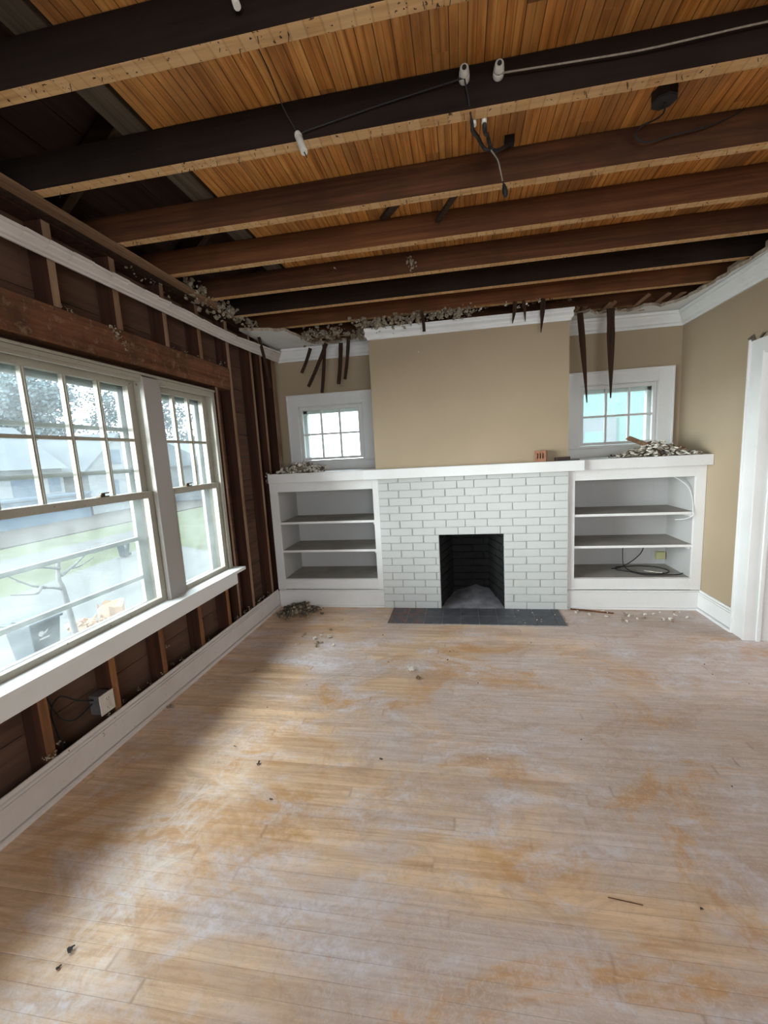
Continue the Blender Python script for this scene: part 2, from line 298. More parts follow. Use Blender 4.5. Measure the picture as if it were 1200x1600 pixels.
def smooth_path(pts, n=6):
    P = [Vector(p) for p in pts]; out = []
    for i in range(len(P) - 1):
        p0 = P[max(i - 1, 0)]; p1 = P[i]; p2 = P[i + 1]; p3 = P[min(i + 2, len(P) - 1)]
        for k in range(n):
            t = k / n
            out.append(0.5 * ((2 * p1) + (-p0 + p2) * t + (2 * p0 - 5 * p1 + 4 * p2 - p3) * t * t + (-p0 + 3 * p1 - 3 * p2 + p3) * t ** 3))
    out.append(P[-1]); return out
def tube(bm, pts, r, seg=8, mi=0, n=6):
    P = smooth_path(pts, n) if n > 1 else [Vector(p) for p in pts]; rings = []; a = None
    for i, p in enumerate(P):
        d = (P[min(i + 1, len(P) - 1)] - P[max(i - 1, 0)]).normalized()
        a = d.orthogonal().normalized() if a is None else (a - d * a.dot(d)).normalized()
        b = d.cross(a); rr = r[min(i * len(r) // len(P), len(r) - 1)] if isinstance(r, (list, tuple)) else r
        rings.append([bm.verts.new(p + (a * math.cos(k * 2 * math.pi / seg) + b * math.sin(k * 2 * math.pi / seg)) * rr) for k in range(seg)])
    for i in range(len(rings) - 1):
        for k in range(seg):
            f = bm.faces.new((rings[i][k], rings[i][(k + 1) % seg], rings[i + 1][(k + 1) % seg], rings[i + 1][k])); f.smooth = True; f.material_index = mi
    for c in (rings[0][::-1], rings[-1]):
        f = bm.faces.new(c); f.material_index = mi
def extrude_profile(bm, prof, path_a, path_b, mi=0):
    """sweep a closed profile: path_a(pt) and path_b(pt) give the 3-D place of each profile point at both ends"""
    A = [bm.verts.new(path_a(p)) for p in prof]; B = [bm.verts.new(path_b(p)) for p in prof]; k = len(prof)
    for i in range(k):
        f = bm.faces.new((A[i], A[(i + 1) % k], B[(i + 1) % k], B[i])); f.material_index = mi
    bm.faces.new(A[::-1]).material_index = mi; bm.faces.new(B).material_index = mi
def slab(bm, pts, z0, z1, mi_side=1, mi_face=0):
    a = [bm.verts.new((x, y, z0)) for x, y in pts]; b = [bm.verts.new((x, y, z1)) for x, y in pts]; k = len(pts)
    bm.faces.new(a[::-1]).material_index = mi_face; bm.faces.new(b).material_index = mi_face
    for i in range(k): bm.faces.new((a[i], a[(i + 1) % k], b[(i + 1) % k], b[i])).material_index = mi_side
def flake(bm, c, s, thick=0.25, mi=0, flat=0.0, rng=random):
    """one irregular broken chip"""
    k = rng.randint(4, 6); a0 = rng.random() * 6.28
    rot = Matrix.Rotation(rng.random() * 6.28, 3, 'Z') @ Matrix.Rotation((rng.random() - 0.5) * (3.1 if not flat else 3.1 * (1 - flat)), 3, 'X') @ Matrix.Rotation((rng.random() - 0.5) * (2.2 if not flat else 2.2 * (1 - flat)), 3, 'Y')
    asp = rng.uniform(0.45, 1.0)
    pts = [Vector((math.cos(a0 + i * 6.283 / k) * s * rng.uniform(0.6, 1.1), math.sin(a0 + i * 6.283 / k) * s * asp * rng.uniform(0.6, 1.1), 0)) for i in range(k)]
    h = s * thick * rng.uniform(0.5, 1.2)
    A = [bm.verts.new(Vector(c) + rot @ (p + Vector((0, 0, -h)))) for p in pts]
    B = [bm.verts.new(Vector(c) + rot @ (p * rng.uniform(0.75, 1.0) + Vector((0, 0, h * rng.uniform(0.6, 1.3))))) for p in pts]
    bm.faces.new(A[::-1]).material_index = mi; bm.faces.new(B).material_index = mi
    for i in range(k): bm.faces.new((A[i], A[(i + 1) % k], B[(i + 1) % k], B[i])).material_index = mi
def lump(bm, c, r, mi=0, rough=0.5, sub=2, stretch=(1, 1, 1)):
    res = bmesh.ops.create_icosphere(bm, subdivisions=sub, radius=1.0); off = Vector((random.random() * 50, random.random() * 50, 0))
    for v in res['verts']:
        d = v.co.normalized(); k = 1 + rough * noise.noise(d * 2.3 + off) + rough * 0.6 * noise.noise(d * 6 + off)
        v.co = Vector(c) + Vector((d.x * r * k * stretch[0], d.y * r * k * stretch[1], d.z * r * k * stretch[2]))
    for v in res['verts']:
        for f in v.link_faces: f.material_index = mi
def fluff(bm, c, r, count, mi=0, stretch=(1, 1, 1), rng=random):
    """fibrous torn clump: many small lumps and ragged flakes"""
    for i in range(count):
        p = Vector(c) + Vector((rng.gauss(0, 0.5) * r * stretch[0], rng.gauss(0, 0.5) * r * stretch[1], rng.gauss(0, 0.5) * r * stretch[2]))
        if i % 3 == 0: lump(bm, p, r * rng.uniform(0.18, 0.36), mi, 0.9, 1)
        else: flake(bm, p, r * rng.uniform(0.12, 0.32), 0.25, mi)

def obj(name, bm, mats, parent=None, bevel=0.0, base=None):
    if not isinstance(mats, (list, tuple)): mats = [mats]
    bmesh.ops.recalc_face_normals(bm, faces=bm.faces)
    if base is None and parent is None:
        xs = [v.co.x for v in bm.verts]; ys = [v.co.y for v in bm.verts]; zs = [v.co.z for v in bm.verts]
        base = Vector(((min(xs) + max(xs)) / 2, (min(ys) + max(ys)) / 2, min(zs)))
    if parent is None: off = Vector(base)
    else:
        off = Vector((0, 0, 0)); q_ = parent
        while q_: off += Vector(q_.location); q_ = q_.parent
    for v in bm.verts: v.co -= off
    me = bpy.data.meshes.new(name); bm.to_mesh(me); bm.free()
    for m in mats: me.materials.append(M[m] if isinstance(m, str) else m)
    o = bpy.data.objects.new(name, me); COL.objects.link(o)
    if parent is None: o.location = off
    else: o.parent = parent
    if bevel:
        md = o.modifiers.new('soft_edges', 'BEVEL'); md.width = bevel; md.segments = 2; md.limit_method = 'ANGLE'
    return o
def thing(name, loc, label, cat, group=None):
    o = bpy.data.objects.new(name, None); COL.objects.link(o); o.location = loc; o.empty_display_size = 0.05
    o['label'] = label; o['category'] = cat
    if group: o['group'] = group
    return o
def tag(o, label, cat, group=None, kind=None):
    o['label'] = label; o['category'] = cat
    if group: o['group'] = group
    if kind: o['kind'] = kind
    return o
def struct(name, bm=None, mats=None, label=None, cat=None, loc=(0, 0, 0), bevel=0.0):
    if bm is None:
        o = bpy.data.objects.new(name, None); COL.objects.link(o); o.location = loc
    else: o = obj(name, bm, mats, None, bevel)
    o['kind'] = 'structure'
    if label: o['label'] = label
    if cat: o['category'] = cat
    return o
def B(): return bmesh.new()

# ------------------------------------------------------------------ room shell
XL, XR, YB, YR = -1.86, 1.987, 4.268, -2.6
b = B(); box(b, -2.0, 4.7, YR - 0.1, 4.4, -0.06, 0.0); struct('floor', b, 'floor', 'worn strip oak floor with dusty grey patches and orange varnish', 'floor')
b = B()
box(b, 2.11, 4.7, 4.4, 4.5, 0, 2.7); box(b, 2.11, 4.7, 1.0, 1.1, 0, 2.7); box(b, 4.7, 4.8, 1.0, 4.5, 0, 2.7); box(b, 2.0, 4.8, 1.0, 4.5, 2.62, 2.7)
struct('wall_hall', b, 'beige', 'plain walls of the hall beyond the doorway', 'wall')
# right wall with doorway (y 2.34 .. 3.2)
b = B(); box(b, XR, 2.11, 3.2, YB + 0.1, 0, 2.62); box(b, XR, 2.11, YR, 2.34, 0, 2.62); box(b, XR, 2.11, 2.34, 3.2, 2.0, 2.62); box(b, 2.101, 2.13, YR, 4.36, 2.62, 2.80)
struct('wall_right', b, 'beige', 'beige painted wall on the doorway side', 'wall')
b = B(); box(b, -2.0, -0.4, YR - 0.12, YR, 0, 2.62); box(b, 1.9, 2.11, YR - 0.12, YR, 0, 2.62); box(b, -0.4, 1.9, YR - 0.12, YR, 0, 0.75); box(b, -0.4, 1.9, YR - 0.12, YR, 2.25, 2.62)
struct('wall_rear', b, 'beige', 'beige wall behind the viewer with a wide window opening', 'wall')
# back wall with two window openings
L0, L1, R0, R1, WZ0, WZ1 = -1.665, -0.974, 1.125, 1.80, 1.43, 1.998
b = B(); y0, y1 = YB, YB + 0.13
for (a, c, z0, z1) in ((XL - 0.13, XR + 0.12, 0, WZ0), (XL - 0.13, XR + 0.12, WZ1, 2.62), (XL - 0.13, L0, WZ0, WZ1), (L1, R0, WZ0, WZ1), (R1, XR + 0.12, WZ0, WZ1)): box(b, a, c, y0, y1, z0, z1)
box(b, -2.0, 2.13, 4.36, 4.40, 2.62, 2.80)
struct('wall_back', b, 'beige', 'beige painted end wall behind the bookcases', 'wall')
# chimney breast
b = B(); box(b, -0.768, 0.904, 3.75, YB, 1.327, 2.552); struct('wall_chimney', b, 'beige', 'flat beige chimney breast above the mantel', 'chimney breast')
# left wall: horizontal sheathing boards outside the studs
b = B(); z = -0.1
while z < 2.62:
    z0, z1 = z + 0.002, z + 0.198
    if z1 > 0.57 and z0 < 1.995:
        box(b, -1.985, -1.961, 3.045, YB + 0.13, z0, z1); box(b, -1.985, -1.961, YR, 0.2, z0, z1)
        if z0 < 0.56: box(b, -1.985, -1.961, 0.2, 3.045, z0, 0.56)
        if z1 > 2.0: box(b, -1.985, -1.961, 0.2, 3.045, 2.0, z1)
    else: box(b, -1.985, -1.961, YR, YB + 0.13, z0, z1)
    z += 0.2
struct('wall_left', b, 'sheath', 'bare dark sheathing boards between the exposed studs', 'wall')
b = B()
for (a, c, z0, z1) in ((YR, YB + .13, -0.3, 0.56), (YR, YB + .13, 2.0, 2.75), (3.045, YB + .13, 0.56, 2.0), (YR, 0.2, 0.56, 2.0)): box(b, -2.02, -1.986, a, c, z0, z1)
struct('wall_exterior', b, 'ext_white', 'outer siding of the window wall', 'wall')
# attic deck = what now reads as ceiling
b = B(); box(b, -1.15, 2.11, YR, 4.4, 2.757, 2.785); struct('ceiling', b, 'deck', 'orange pine attic floor boards seen between the joists', 'ceiling')
b = B()
for k in range(9):   # sloping roof boards, each running front to back
    t0 = k * 0.115; x0 = -2.15 + t0; zz = 2.60 + 0.86 * t0
    quadbox(b, (x0 + 0.055, YR, zz + 0.05), (x0 + 0.055, 4.4, zz + 0.05), (0.112, 0, 0.097), (-0.011, 0, 0.014))
quadbox(b, (-2.3, 0.9, 2.60), (-1.0, 0.9, 3.718), (0, 7.2, 0), (-0.011, 0, 0.02)); box(b, -2.3, -1.0, YR - 0.05, YR, 2.6, 3.6); box(b, -2.3, -1.0, 4.4, 4.45, 2.6, 3.6)
box(b, -1.18, -1.12, YR, 4.4, 2.786, 3.7)
quadbox(b, (-2.55, 0.9, 2.27), (-2.02, 0.9, 2.73), (0, 7.2, 0), (0.03, 0, 0.04))
struct('roof_boards', b, 'attic', 'dark sloping roof boards above the eave', 'roof')

# ------------------------------------------------------------------ mouldings
CR = [(0, 2.454), (0.012, 2.454), (0.014, 2.472), (0.028, 2.482), (0.034, 2.50), (0.055, 2.53), (0.060, 2.545), (0.072, 2.548), (0.074, 2.572), (0, 2.575)]
b = B(); xl = -1.845
extrude_profile(b, CR, lambda p: (XR - p[0], YR, p[1]), lambda p: (XR - p[0], YB - p[0], p[1]))
struct('trim_1', b, 'plaster', 'white crown moulding along the beige doorway wall', 'crown moulding')
CB = [(p[0] * (0.42 if p[1] > 2.50 else 0.8), 2.454 + (p[1] - 2.454) * 0.78) for p in CR]
b = B(); bx0, bx1, by = -0.768, 0.904, 3.75
extrude_profile(b, CR, lambda p: (xl + p[0], YB - p[0], p[1]), lambda p: (bx0 - p[0], YB - p[0], p[1]))
extrude_profile(b, CB, lambda p: (bx0 - p[0], YB - .02, p[1]), lambda p: (bx0 - p[0], by - p[0], p[1]))
extrude_profile(b, CB, lambda p: (bx0 - p[0], by - p[0], p[1]), lambda p: (bx1 + p[0], by - p[0], p[1]))
extrude_profile(b, CB, lambda p: (bx1 + p[0], by - p[0], p[1]), lambda p: (bx1 + p[0], YB - .02, p[1]))
extrude_profile(b, CR, lambda p: (bx1 + p[0], YB - p[0], p[1]), lambda p: (XR - p[0], YB - p[0], p[1]))
struct('trim_2', b, 'plaster', 'white crown moulding stepping round the chimney breast', 'crown moulding')
# left crown: narrow, dirty, its plaster gone
CL0 = [(0, 2.425), (0.010, 2.425), (0.014, 2.438), (0.026, 2.446), (0.030, 2.462), (0.050, 2.482), (0.055, 2.497), (0.066, 2.500), (0.068, 2.518), (0, 2.52)]
CL = [(p[0], 2.425 + (p[1] - 2.425) * .60) for p in CL0]
b = B(); steps = 26
for i in range(steps):
    ya = 1.30 + (YB - 0.02 - 1.30) * i / steps; yb_ = 1.30 + (YB - 0.02 - 1.30) * (i + 1) / steps
    fa = min(1.0, max(0.0, (ya - 3.3) / 0.9)); fb = min(1.0, max(0.0, (yb_ - 3.3) / 0.9))
    ra, rb = random.uniform(0, 0.010), random.uniform(0, 0.010)
    def P1(p, y, f, r): 
        z = p[1] + 0.03 * f; 
        if p[1] > 2.465: z -= r * (1 - f) * 0.9
        z += .038 * f * (p[1] - 2.425) / .057
        return (xl + p[0] + 0.0, y, z)
    extrude_profile(b, CL, lambda p: P1(p, ya, fa, ra), lambda p: P1(p, yb_ - 0.0005, fb, rb))
struct('trim_3', b, 'white_worn', 'chipped white crown moulding hanging along the stripped window wall', 'crown moulding')
# broken ceiling plaster, the part that is left
b = B(); rnd = random.Random(3)
def jag(pts, amp=0.03, n=5):
    out = []
    for i in range(len(pts) - 1):
        for k in range(n):
            t = k / n; x = pts[i][0] * (1 - t) + pts[i + 1][0] * t; y = pts[i][1] * (1 - t) + pts[i + 1][1] * t
            out.append((x + rnd.uniform(-amp, amp) * 0.6, y + rnd.uniform(-amp, amp)))
    out.append(pts[-1]); return out
edge = jag([(-1.845, 3.52), (-1.70, 3.58), (-1.50, 3.66), (-1.44, 3.95), (-1.40, 4.16), (-1.20, 4.17), (-0.96, 4.10), (-0.86, 3.95), (-0.80, 3.80)], 0.02)
slab(b, edge + [(-0.775, 3.85), (-0.775, YB), (-1.845, YB)], 2.577, 2.602)
edge = jag([(0.915, 4.03), (1.05, 4.09), (1.12, 4.0), (1.22, 4.12), (1.35, 4.07), (1.48, 4.14), (1.60, 4.0), (1.72, 4.08), (1.82, 3.97), (1.86, 3.75), (1.88, 3.5), (1.90, 3.2), (1.905, 2.4)], 0.02, 4)
slab(b, edge + [(1.92, 1.2), (1.985, 1.2), (1.985, YB), (0.915, YB)], 2.577, 2.602)
struct('ceiling_plaster', b, ['plaster', 'plaster_raw'], 'ragged white plaster left along the ceiling edge', 'ceiling plaster')

# baseboards
def baseboard(name, axis, pos, a, c, sign, mat, label):
    prof = [(0, 0), (0.034, 0), (0.032, 0.014), (0.024, 0.019), (0.010, 0.020), (0.010, 0.024), (0.019, 0.025), (0.019, 0.138), (0.013, 0.140), (0.013, 0.144), (0.024, 0.147), (0.022, 0.156), (0.013, 0.160), (0.011, 0.168), (0.006, 0.175), (0, 0.175)]
    b = B()
    if axis == 'y': extrude_profile(b, prof, lambda p: (pos + sign * p[0], a, p[1]), lambda p: (pos + sign * p[0], c, p[1]))
    else: extrude_profile(b, prof, lambda p: (a, pos + sign * p[0], p[1]), lambda p: (c, pos + sign * p[0], p[1]))
    return struct(name, b, mat, label, 'baseboard')
baseboard('baseboard_left', 'y', -1.848, YR, 3.772, 1, 'white_worn', 'scuffed off-white baseboard under the open studs')
baseboard('baseboard_right', 'y', XR, 3.322, 3.776, -1, 'white', 'short white baseboard between bookcase and doorway')
# doorway casing
dr = struct('door_1', None, None, 'white cased doorway opening in the beige wall', 'doorway', loc=(XR, 3.2, 0))
b = B(); box(b, XR - 0.018, XR, 3.2, 3.31, 0, 2.085); box(b, XR - 0.018, XR, 2.22, 2.34, 0, 2.085); box(b, XR - 0.018, XR, 2.34, 3.2, 1.985, 2.085)
obj('casing', b, 'white', dr, 0.002)
b = B(); box(b, XR - 0.030, XR, 3.308, 3.325, 0, 2.095); box(b, XR - 0.030, XR, 2.205, 2.222, 0, 2.095); obj('backband', b, 'white', dr, 0.003)
b = B(); box(b, XR - 0.024, 2.13, 3.180, 3.2, 0, 2.0); box(b, XR - 0.024, 2.13, 2.34, 2.36, 0, 2.0); box(b, XR, 2.13, 2.34, 3.2, 1.98, 2.0); box(b, 2.04, 2.065, 3.165, 3.18, 0, 1.98); obj('jamb', b, 'white', dr, 0.003)
b = B()
for k in range(12): flake(b, (XR - 0.003, 3.31 - k * 0.09 * 0.9, 2.100 + random.uniform(0, 0.012)), 0.035, 0.15, 0, 0.2)
obj('raw_edge', b, 'rubble_dark', dr)

# ------------------------------------------------------------------ left windows
def left_window(name, g0, g1, panes, label):
    w = struct(name, None, None, label, 'window', loc=(-1.9, (g0 + g1) / 2, 0.585))
    j0, j1 = g0 - 0.052, g1 + 0.052
    b = B()   # frame: jambs, head, sloping sill
    for (a, c) in ((j0 - 0.024, j0), (j1, j1 + 0.024)): box(b, -2.0, -1.852, a, c, 0.57, 1.99)
    for (a, c) in ((j0, j0 + 0.012), (j1 - 0.012, j1)): box(b, -1.868, -1.852, a, c, 0.60, 1.975)
    box(b, -2.0, -1.852, j0, j1, 1.972, 1.995); box(b, -1.868, -1.852, j0, j1, 1.955, 1.972); box(b, -2.06, -1.90, j0, j1, 0.56, 0.588)
    obj('frame', b, 'cream', w, 0.002)
    b = B(); x0, x1 = -1.948, -1.912   # upper sash
    box(b, x0, x1, j0 + .002, g0, 1.27, 1.968); box(b, x0, x1, g1, j1 - .002, 1.27, 1.968); box(b, x0, x1, g0, g1, 1.929, 1.968); box(b, x0, x1, g0, g1, 1.268, 1.308)
    for i in range(1, panes):
        yy = g0 + (g1 - g0) * i / panes; box(b, -1.942, -1.916, yy - .010, yy + .010, 1.308, 1.929); box(b, -1.9155, -1.909, yy - .004, yy + .004, 1.308, 1.929)
    box(b, -1.941, -1.917, g0, g1, 1.608, 1.626)
    us = obj('upper_sash', b, 'cream', w, 0.002)
    b = B(); box(b, -1.932, -1.929, g0, g1, 1.308, 1.929); obj('pane', b, 'glass', us)
    b = B(); x0, x1 = -1.908, -1.872
    box(b, x0, x1, j0 + .002, g0, .59, 1.308); box(b, x0, x1, g1, j1 - .002, .59, 1.308); box(b, x0, x1, g0, g1, 1.268, 1.308); box(b, x0, x1, g0, g1, .588, .642)
    ls = obj('lower_sash', b, 'cream', w, 0.002)
    b = B(); box(b, -1.892, -1.889, g0, g1, .642, 1.268); obj('pane', b, 'glass', ls)
    b = B(); x0, x1 = -1.995, -1.972   # storm sash with cross bars
    box(b, x0, x1, j0, g0 + .01, .588, 1.97); box(b, x0, x1, g1 - .012, j1, .588, 1.97); box(b, x0, x1, g0, g1, 1.90, 1.97); box(b, x0, x1, g0, g1, .588, .62)
    if panes > 3:
        for z in (1.681, 1.437, 1.02, .778): box(b, x0 + .004, x1, g0 + .01, g1 - .012, z - .012, z + .012)
    obj('storm_frame', b, 'alu', w, 0.002)
    b = B(); ym = g0 + (g1 - g0) * (0.745 if panes > 3 else 0.34)
    box(b, -1.906, -1.874, ym - .028, ym + .028, 1.308, 1.314); cyl(b, (-1.89, ym, 1.314), (-1.89, ym, 1.326), .012); quadbox(b, (-1.89, ym - .01, 1.327), (-1.878, ym + .032, 1.329), (.008, 0, 0), (0, 0, .006))
    obj('sash_lock', b, 'brass', w)
    return w
left_window('window_1', 1.044, 2.238, 6, 'big cream double-hung window with small panes above')
left_window('window_2', 2.478, 2.957, 3, 'narrow cream double-hung window beside the big one')
left_window('window_5', 0.335, 0.805, 3, 'narrow double-hung window out of the picture')
b = B(); box(b, -1.858, -1.838, 2.277, 2.42, .612, 1.985); box(b, -2.0, -1.858, 2.316, 2.400, .59, 1.99); box(b, -1.858, -1.838, .86, .99, .612, 1.985); box(b, -2.0, -1.858, .883, .965, .59, 1.99)
struct('trim_4', b, 'taupe', 'flat white board between the two windows', 'window mullion', bevel=0.002)
b = B()
for (a, c) in ((.24, .26), (3.035, 3.05)): box(b, -1.99, -1.862, a, c, .58, 1.995)
box(b, -1.99, -1.853, .24, 3.05, 1.997, 2.012)
struct('trim_5', b, 'cream', 'ragged cream edge around the window frames', 'window trim', bevel=0.002)
b = B(); box(b, -1.902, -1.760, .22, 3.066, .588, .612); box(b, -1.902, -1.852, 3.066, 3.066 + .001, .588, .612)
struct('trim_6', b, 'white', 'white window stool running under both windows', 'window stool', bevel=0.004)
b = B(); box(b, -1.858, -1.828, .22, 3.045, .475, .588); box(b, -1.858, -1.822, .22, 3.045, .560, .588)
struct('trim_7', b, 'white', 'pinkish white apron board below the window stool', 'window apron', bevel=0.003)

# ------------------------------------------------------------------ left wall framing, each stick a thing
def stud(y, z0, z1, label, w=0.042, mat='stud_edge', x1=-1.861, x0=-1.959):
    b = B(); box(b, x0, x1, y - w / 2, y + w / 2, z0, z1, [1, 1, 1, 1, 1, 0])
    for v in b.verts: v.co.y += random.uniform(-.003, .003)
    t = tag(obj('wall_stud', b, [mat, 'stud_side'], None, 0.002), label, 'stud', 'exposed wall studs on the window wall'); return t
names = ['nearest', 'second nearest', 'third', 'fourth']
b = B(); box(b, -1.957, -1.853, .1, 3.295, 2.05, 2.222)
for v in b.verts: v.co.z += random.uniform(-.004, .004)
tag(obj('window_header', b, 'header', None, 0.004), 'wide rough brown header beam lying over the windows', 'beam')
for y, l in ((1.816, 'short stud above the header, nearest to the viewer'), (2.186, 'short stud above the header behind the insulation tuft'), (2.577, 'short stud above the header, third towards the corner'), (2.937, 'short stud above the header, last before its end')):
    stud(y, 2.224, 2.60, l)
for y, l in ((1.427, 'short orange stud under the apron, nearest to the viewer'), (1.805, 'short orange stud beside the white outlet'), (2.177, 'short orange stud under the apron, second past the outlet'), (2.567, 'short orange stud under the mullion board'), (2.926, 'short orange stud under the narrow window')):
    stud(y, 0.045, .583, l, 0.042, 'stud_orange', -1.863)
stud(3.085, .045, 2.045, 'tall dark jamb stud touching the narrow window', 0.03)
stud(3.318, .045, 2.60, 'tall stud at the end of the header beam')
stud(3.700, .045, 2.60, 'tall stud second past the header, in front of the bookcase side')
stud(3.900, .045, 2.60, 'pale edged stud between bookcase end and corner')
stud(4.165, .045, 2.60, 'dark corner stud next to the beige end wall', 0.09)
b = B(); box(b, -1.958, -1.864, YR, 4.26, 0.0, 0.042); tag(obj('sole_plate', b, 'stud_side'), 'dark sole plate hidden behind the left baseboard', 'plate')
b = B(); box(b, -1.958, -1.864, YR, 4.26, 2.602, 2.618); tag(obj('wall_plate', b, 'stud_side'), 'dark top plate under the joist ends', 'plate')

# ------------------------------------------------------------------ joists
def joist(y, mat, label, wob=0.0, grp='exposed ceiling joists'):
    b = B(); n_ = 14; xs = [-1.99 + (4.09) * i / n_ for i in range(n_ + 1)]; rings = []
    for i, x in enumerate(xs):
        o = 0.004 * noise.noise(Vector((x * 0.9, y * 3, 0))) + wob * (x + 2) / 4
        rings.append([b.verts.new(p) for p in ((x, y + o, 2.62 + o * .5), (x, y + .05 + o, 2.62 + o * .5), (x, y + .05 + o, 2.755), (x, y + o, 2.755))])
    for i in range(n_):
        for k in range(4):
            f = b.faces.new((rings[i][k], rings[i][(k + 1) % 4], rings[i + 1][(k + 1) % 4], rings[i + 1][k])); f.material_index = 1 if k == 0 else 0
    b.faces.new(rings[0][::-1]); b.faces.new(rings[-1])
    root = tag(obj('ceiling_joist', b, [mat, 'joist_under'], None, 0.002), label, 'joist', grp)
    return root
JO = [(1.250, 'joist_dark', 'nearest dark ceiling joist at the top of the picture'), (1.657, 'joist_dark', 'nearly black ceiling joist carrying the porcelain knobs'),
      (2.100, 'joist_brown', 'brown ceiling joist just behind the hanging plug'), (2.500, 'joist_red', 'reddish ceiling joist fourth from the viewer'),
      (2.914, 'joist_brown', 'brown ceiling joist with grey tuft hanging before it'), (3.294, 'joist_dark', 'blackish ceiling joist third from the chimney'),
      (3.690, 'joist_red', 'red-brown ceiling joist just before the chimney breast'), (4.100, 'joist_brown', 'last ceiling joist close to the end wall')]
for y, m_, l in JO:
    jo = joist(y, m_, l)
    b = B(); rn = random.Random(int(y * 100))
    for k in range(int(34 if y < 2.6 else 16)):
        x = rn.uniform(-1.7, 1.9); yy = y + rn.uniform(.01, .04); L = rn.uniform(.008, .022)
        cyl(b, (x, yy, 2.622), (x + rn.uniform(-.004, .004), yy + rn.uniform(-.004, .004), 2.62 - L), .0012, .0010, 5)
    nl = obj('lath_nails', b, 'nail', jo); nl['kind'] = 'stuff'
for k in range(10):
    y = 0.845 - .405 * k
    if y > YR: joist(y, 'joist_dark', 'dark ceiling joist overhead, out of the picture', grp='joists behind the viewer')
# attic eave: knee wall plate and rafters
b = B(); box(b, -1.285, -1.172, YR, 4.38, 2.757, 2.80); tag(obj('knee_wall_plate', b, 'plate_grey', None, 0.003), 'dusty grey plank lying over the joists beside the orange boards', 'plank')
for y, l in ((0.95, 'rafter above the near eave, mostly out of view'), (1.93, 'slanting rafter behind the black joist at the eave'), (2.73, 'slanting rafter in the dark eave further back'), (3.5, 'slanting rafter above the far eave')):
    b = B(); quadbox(b, (-1.97, y, 2.66), (-1.20, y, 3.32), (0, .045, 0), (-.06, 0, .07))
    tag(obj('roof_rafter', b, 'rafter', None, 0.002), l, 'rafter', 'rafters in the eave')
for (p, q, l) in (((-.255, 2.145, 2.64), (-.385, 2.495, 2.752), 'dark slanting bridging stick, wider one between two joists'), ((.01, 2.15, 2.63), (-.09, 2.495, 2.70), 'thin slanting bridging stick between two joists')):
    b = B(); quadbox(b, p, q, (.04 if 'wider' in l else .022, .01, 0), (0, -.01, .012)); tag(obj('bridging_stick', b, 'lath'), l, 'stick')

# ------------------------------------------------------------------ lath: stubs still nailed and broken pieces hanging
rn = random.Random(11); x = -1.50; k = 0
LS = []
while x < 1.86:
    if x < -0.80: y0 = 4.12 + rn.uniform(-.10, .06)
    elif x < 0.92: x += .047; continue
    else: y0 = 4.03 + rn.uniform(-.20, .10)
    LS.append((x, y0)); x += rn.uniform(.046, .060)
for x, y0 in LS:
    b = B(); zt = rn.uniform(-.035, 0.0) if rn.random() < .4 else 0
    vs = quadbox(b, (x + rn.uniform(-.02, .02), y0, 2.609 + zt), (x, 4.255, 2.609), (.036, 0, 0), (0, 0, .007)); vs[0].co.y += rn.uniform(-.05, .03); vs[3].co.y = vs[0].co.y
    gl = ('above the left window', 'splintered lath end stuck over the hanging laths above the left window') if x < 0 else (('above the right window', 'splintered lath end at the ceiling edge above the right window') if x < 1.5 else ('in the right corner', 'splintered lath end at the ceiling edge near the right corner'))
    tag(obj('lath_stub', b, 'lath_raw'), gl[1], 'lath', 'lath stubs ' + gl[0])
for i, xx in enumerate((-1.83, -1.785, -1.742)):
    b = B(); y = 1.0; 
    vs = quadbox(b, (xx, 1.0, 2.607), (xx, (3.5, 3.3, 3.0)[i], 2.607), (.034, 0, 0), (0, 0, .007))
    tag(obj('lath_strip', b, 'lath_raw' if i else 'lath'), ('dark lath strip lying tight along the top of the window wall', 'pale lath strip running above the left crown moulding', 'outermost pale lath strip above the left crown moulding')[i], 'lath')
HL = [((-1.79, 3.75, 2.60), (-1.715, 3.75, 2.12), .028, 'long thin lath dangling in front of the left studs'),
      ((-1.372, 3.95, 2.49), (-1.48, 3.95, 2.271), .032, 'short dark lath leaning left above the left window'),
      ((-1.213, 3.95, 2.52), (-1.415, 3.93, 2.135), .036, 'long slanting lath above the left window'),
      ((-1.245, 3.99, 2.52), (-1.303, 3.99, 2.079), .034, 'longest upright lath above the left window'),
      ((-1.072, 3.95, 2.51), (-1.121, 3.95, 2.142), .040, 'wide dark lath above the left window with a torn end'),
      ((-1.0, 3.97, 2.56), (-1.061, 3.97, 2.184), .032, 'hanging lath next to the chimney breast, left side'),
      ((-.28, 3.60, 2.60), (-.265, 3.60, 2.44), .028, 'short lath poking down before the crown, left of centre'),
      ((.47, 3.685, 2.622), (.445, 3.66, 2.45), .032, 'broken lath hanging over the breast, first of three'),
      ((.535, 3.685, 2.622), (.545, 3.66, 2.455), .024, 'broken lath hanging over the breast, middle of three'),
      ((.685, 3.685, 2.622), (.665, 3.66, 2.36), .036, 'pointed lath hanging over the breast right side'),
      ((1.035, 3.95, 2.56), (1.101, 3.95, 1.813), .048, 'long pointed lath hanging before the right window, left one'),
      ((1.278, 3.95, 2.57), (1.293, 3.95, 1.837), .062, 'wide long lath hanging before the right window')]
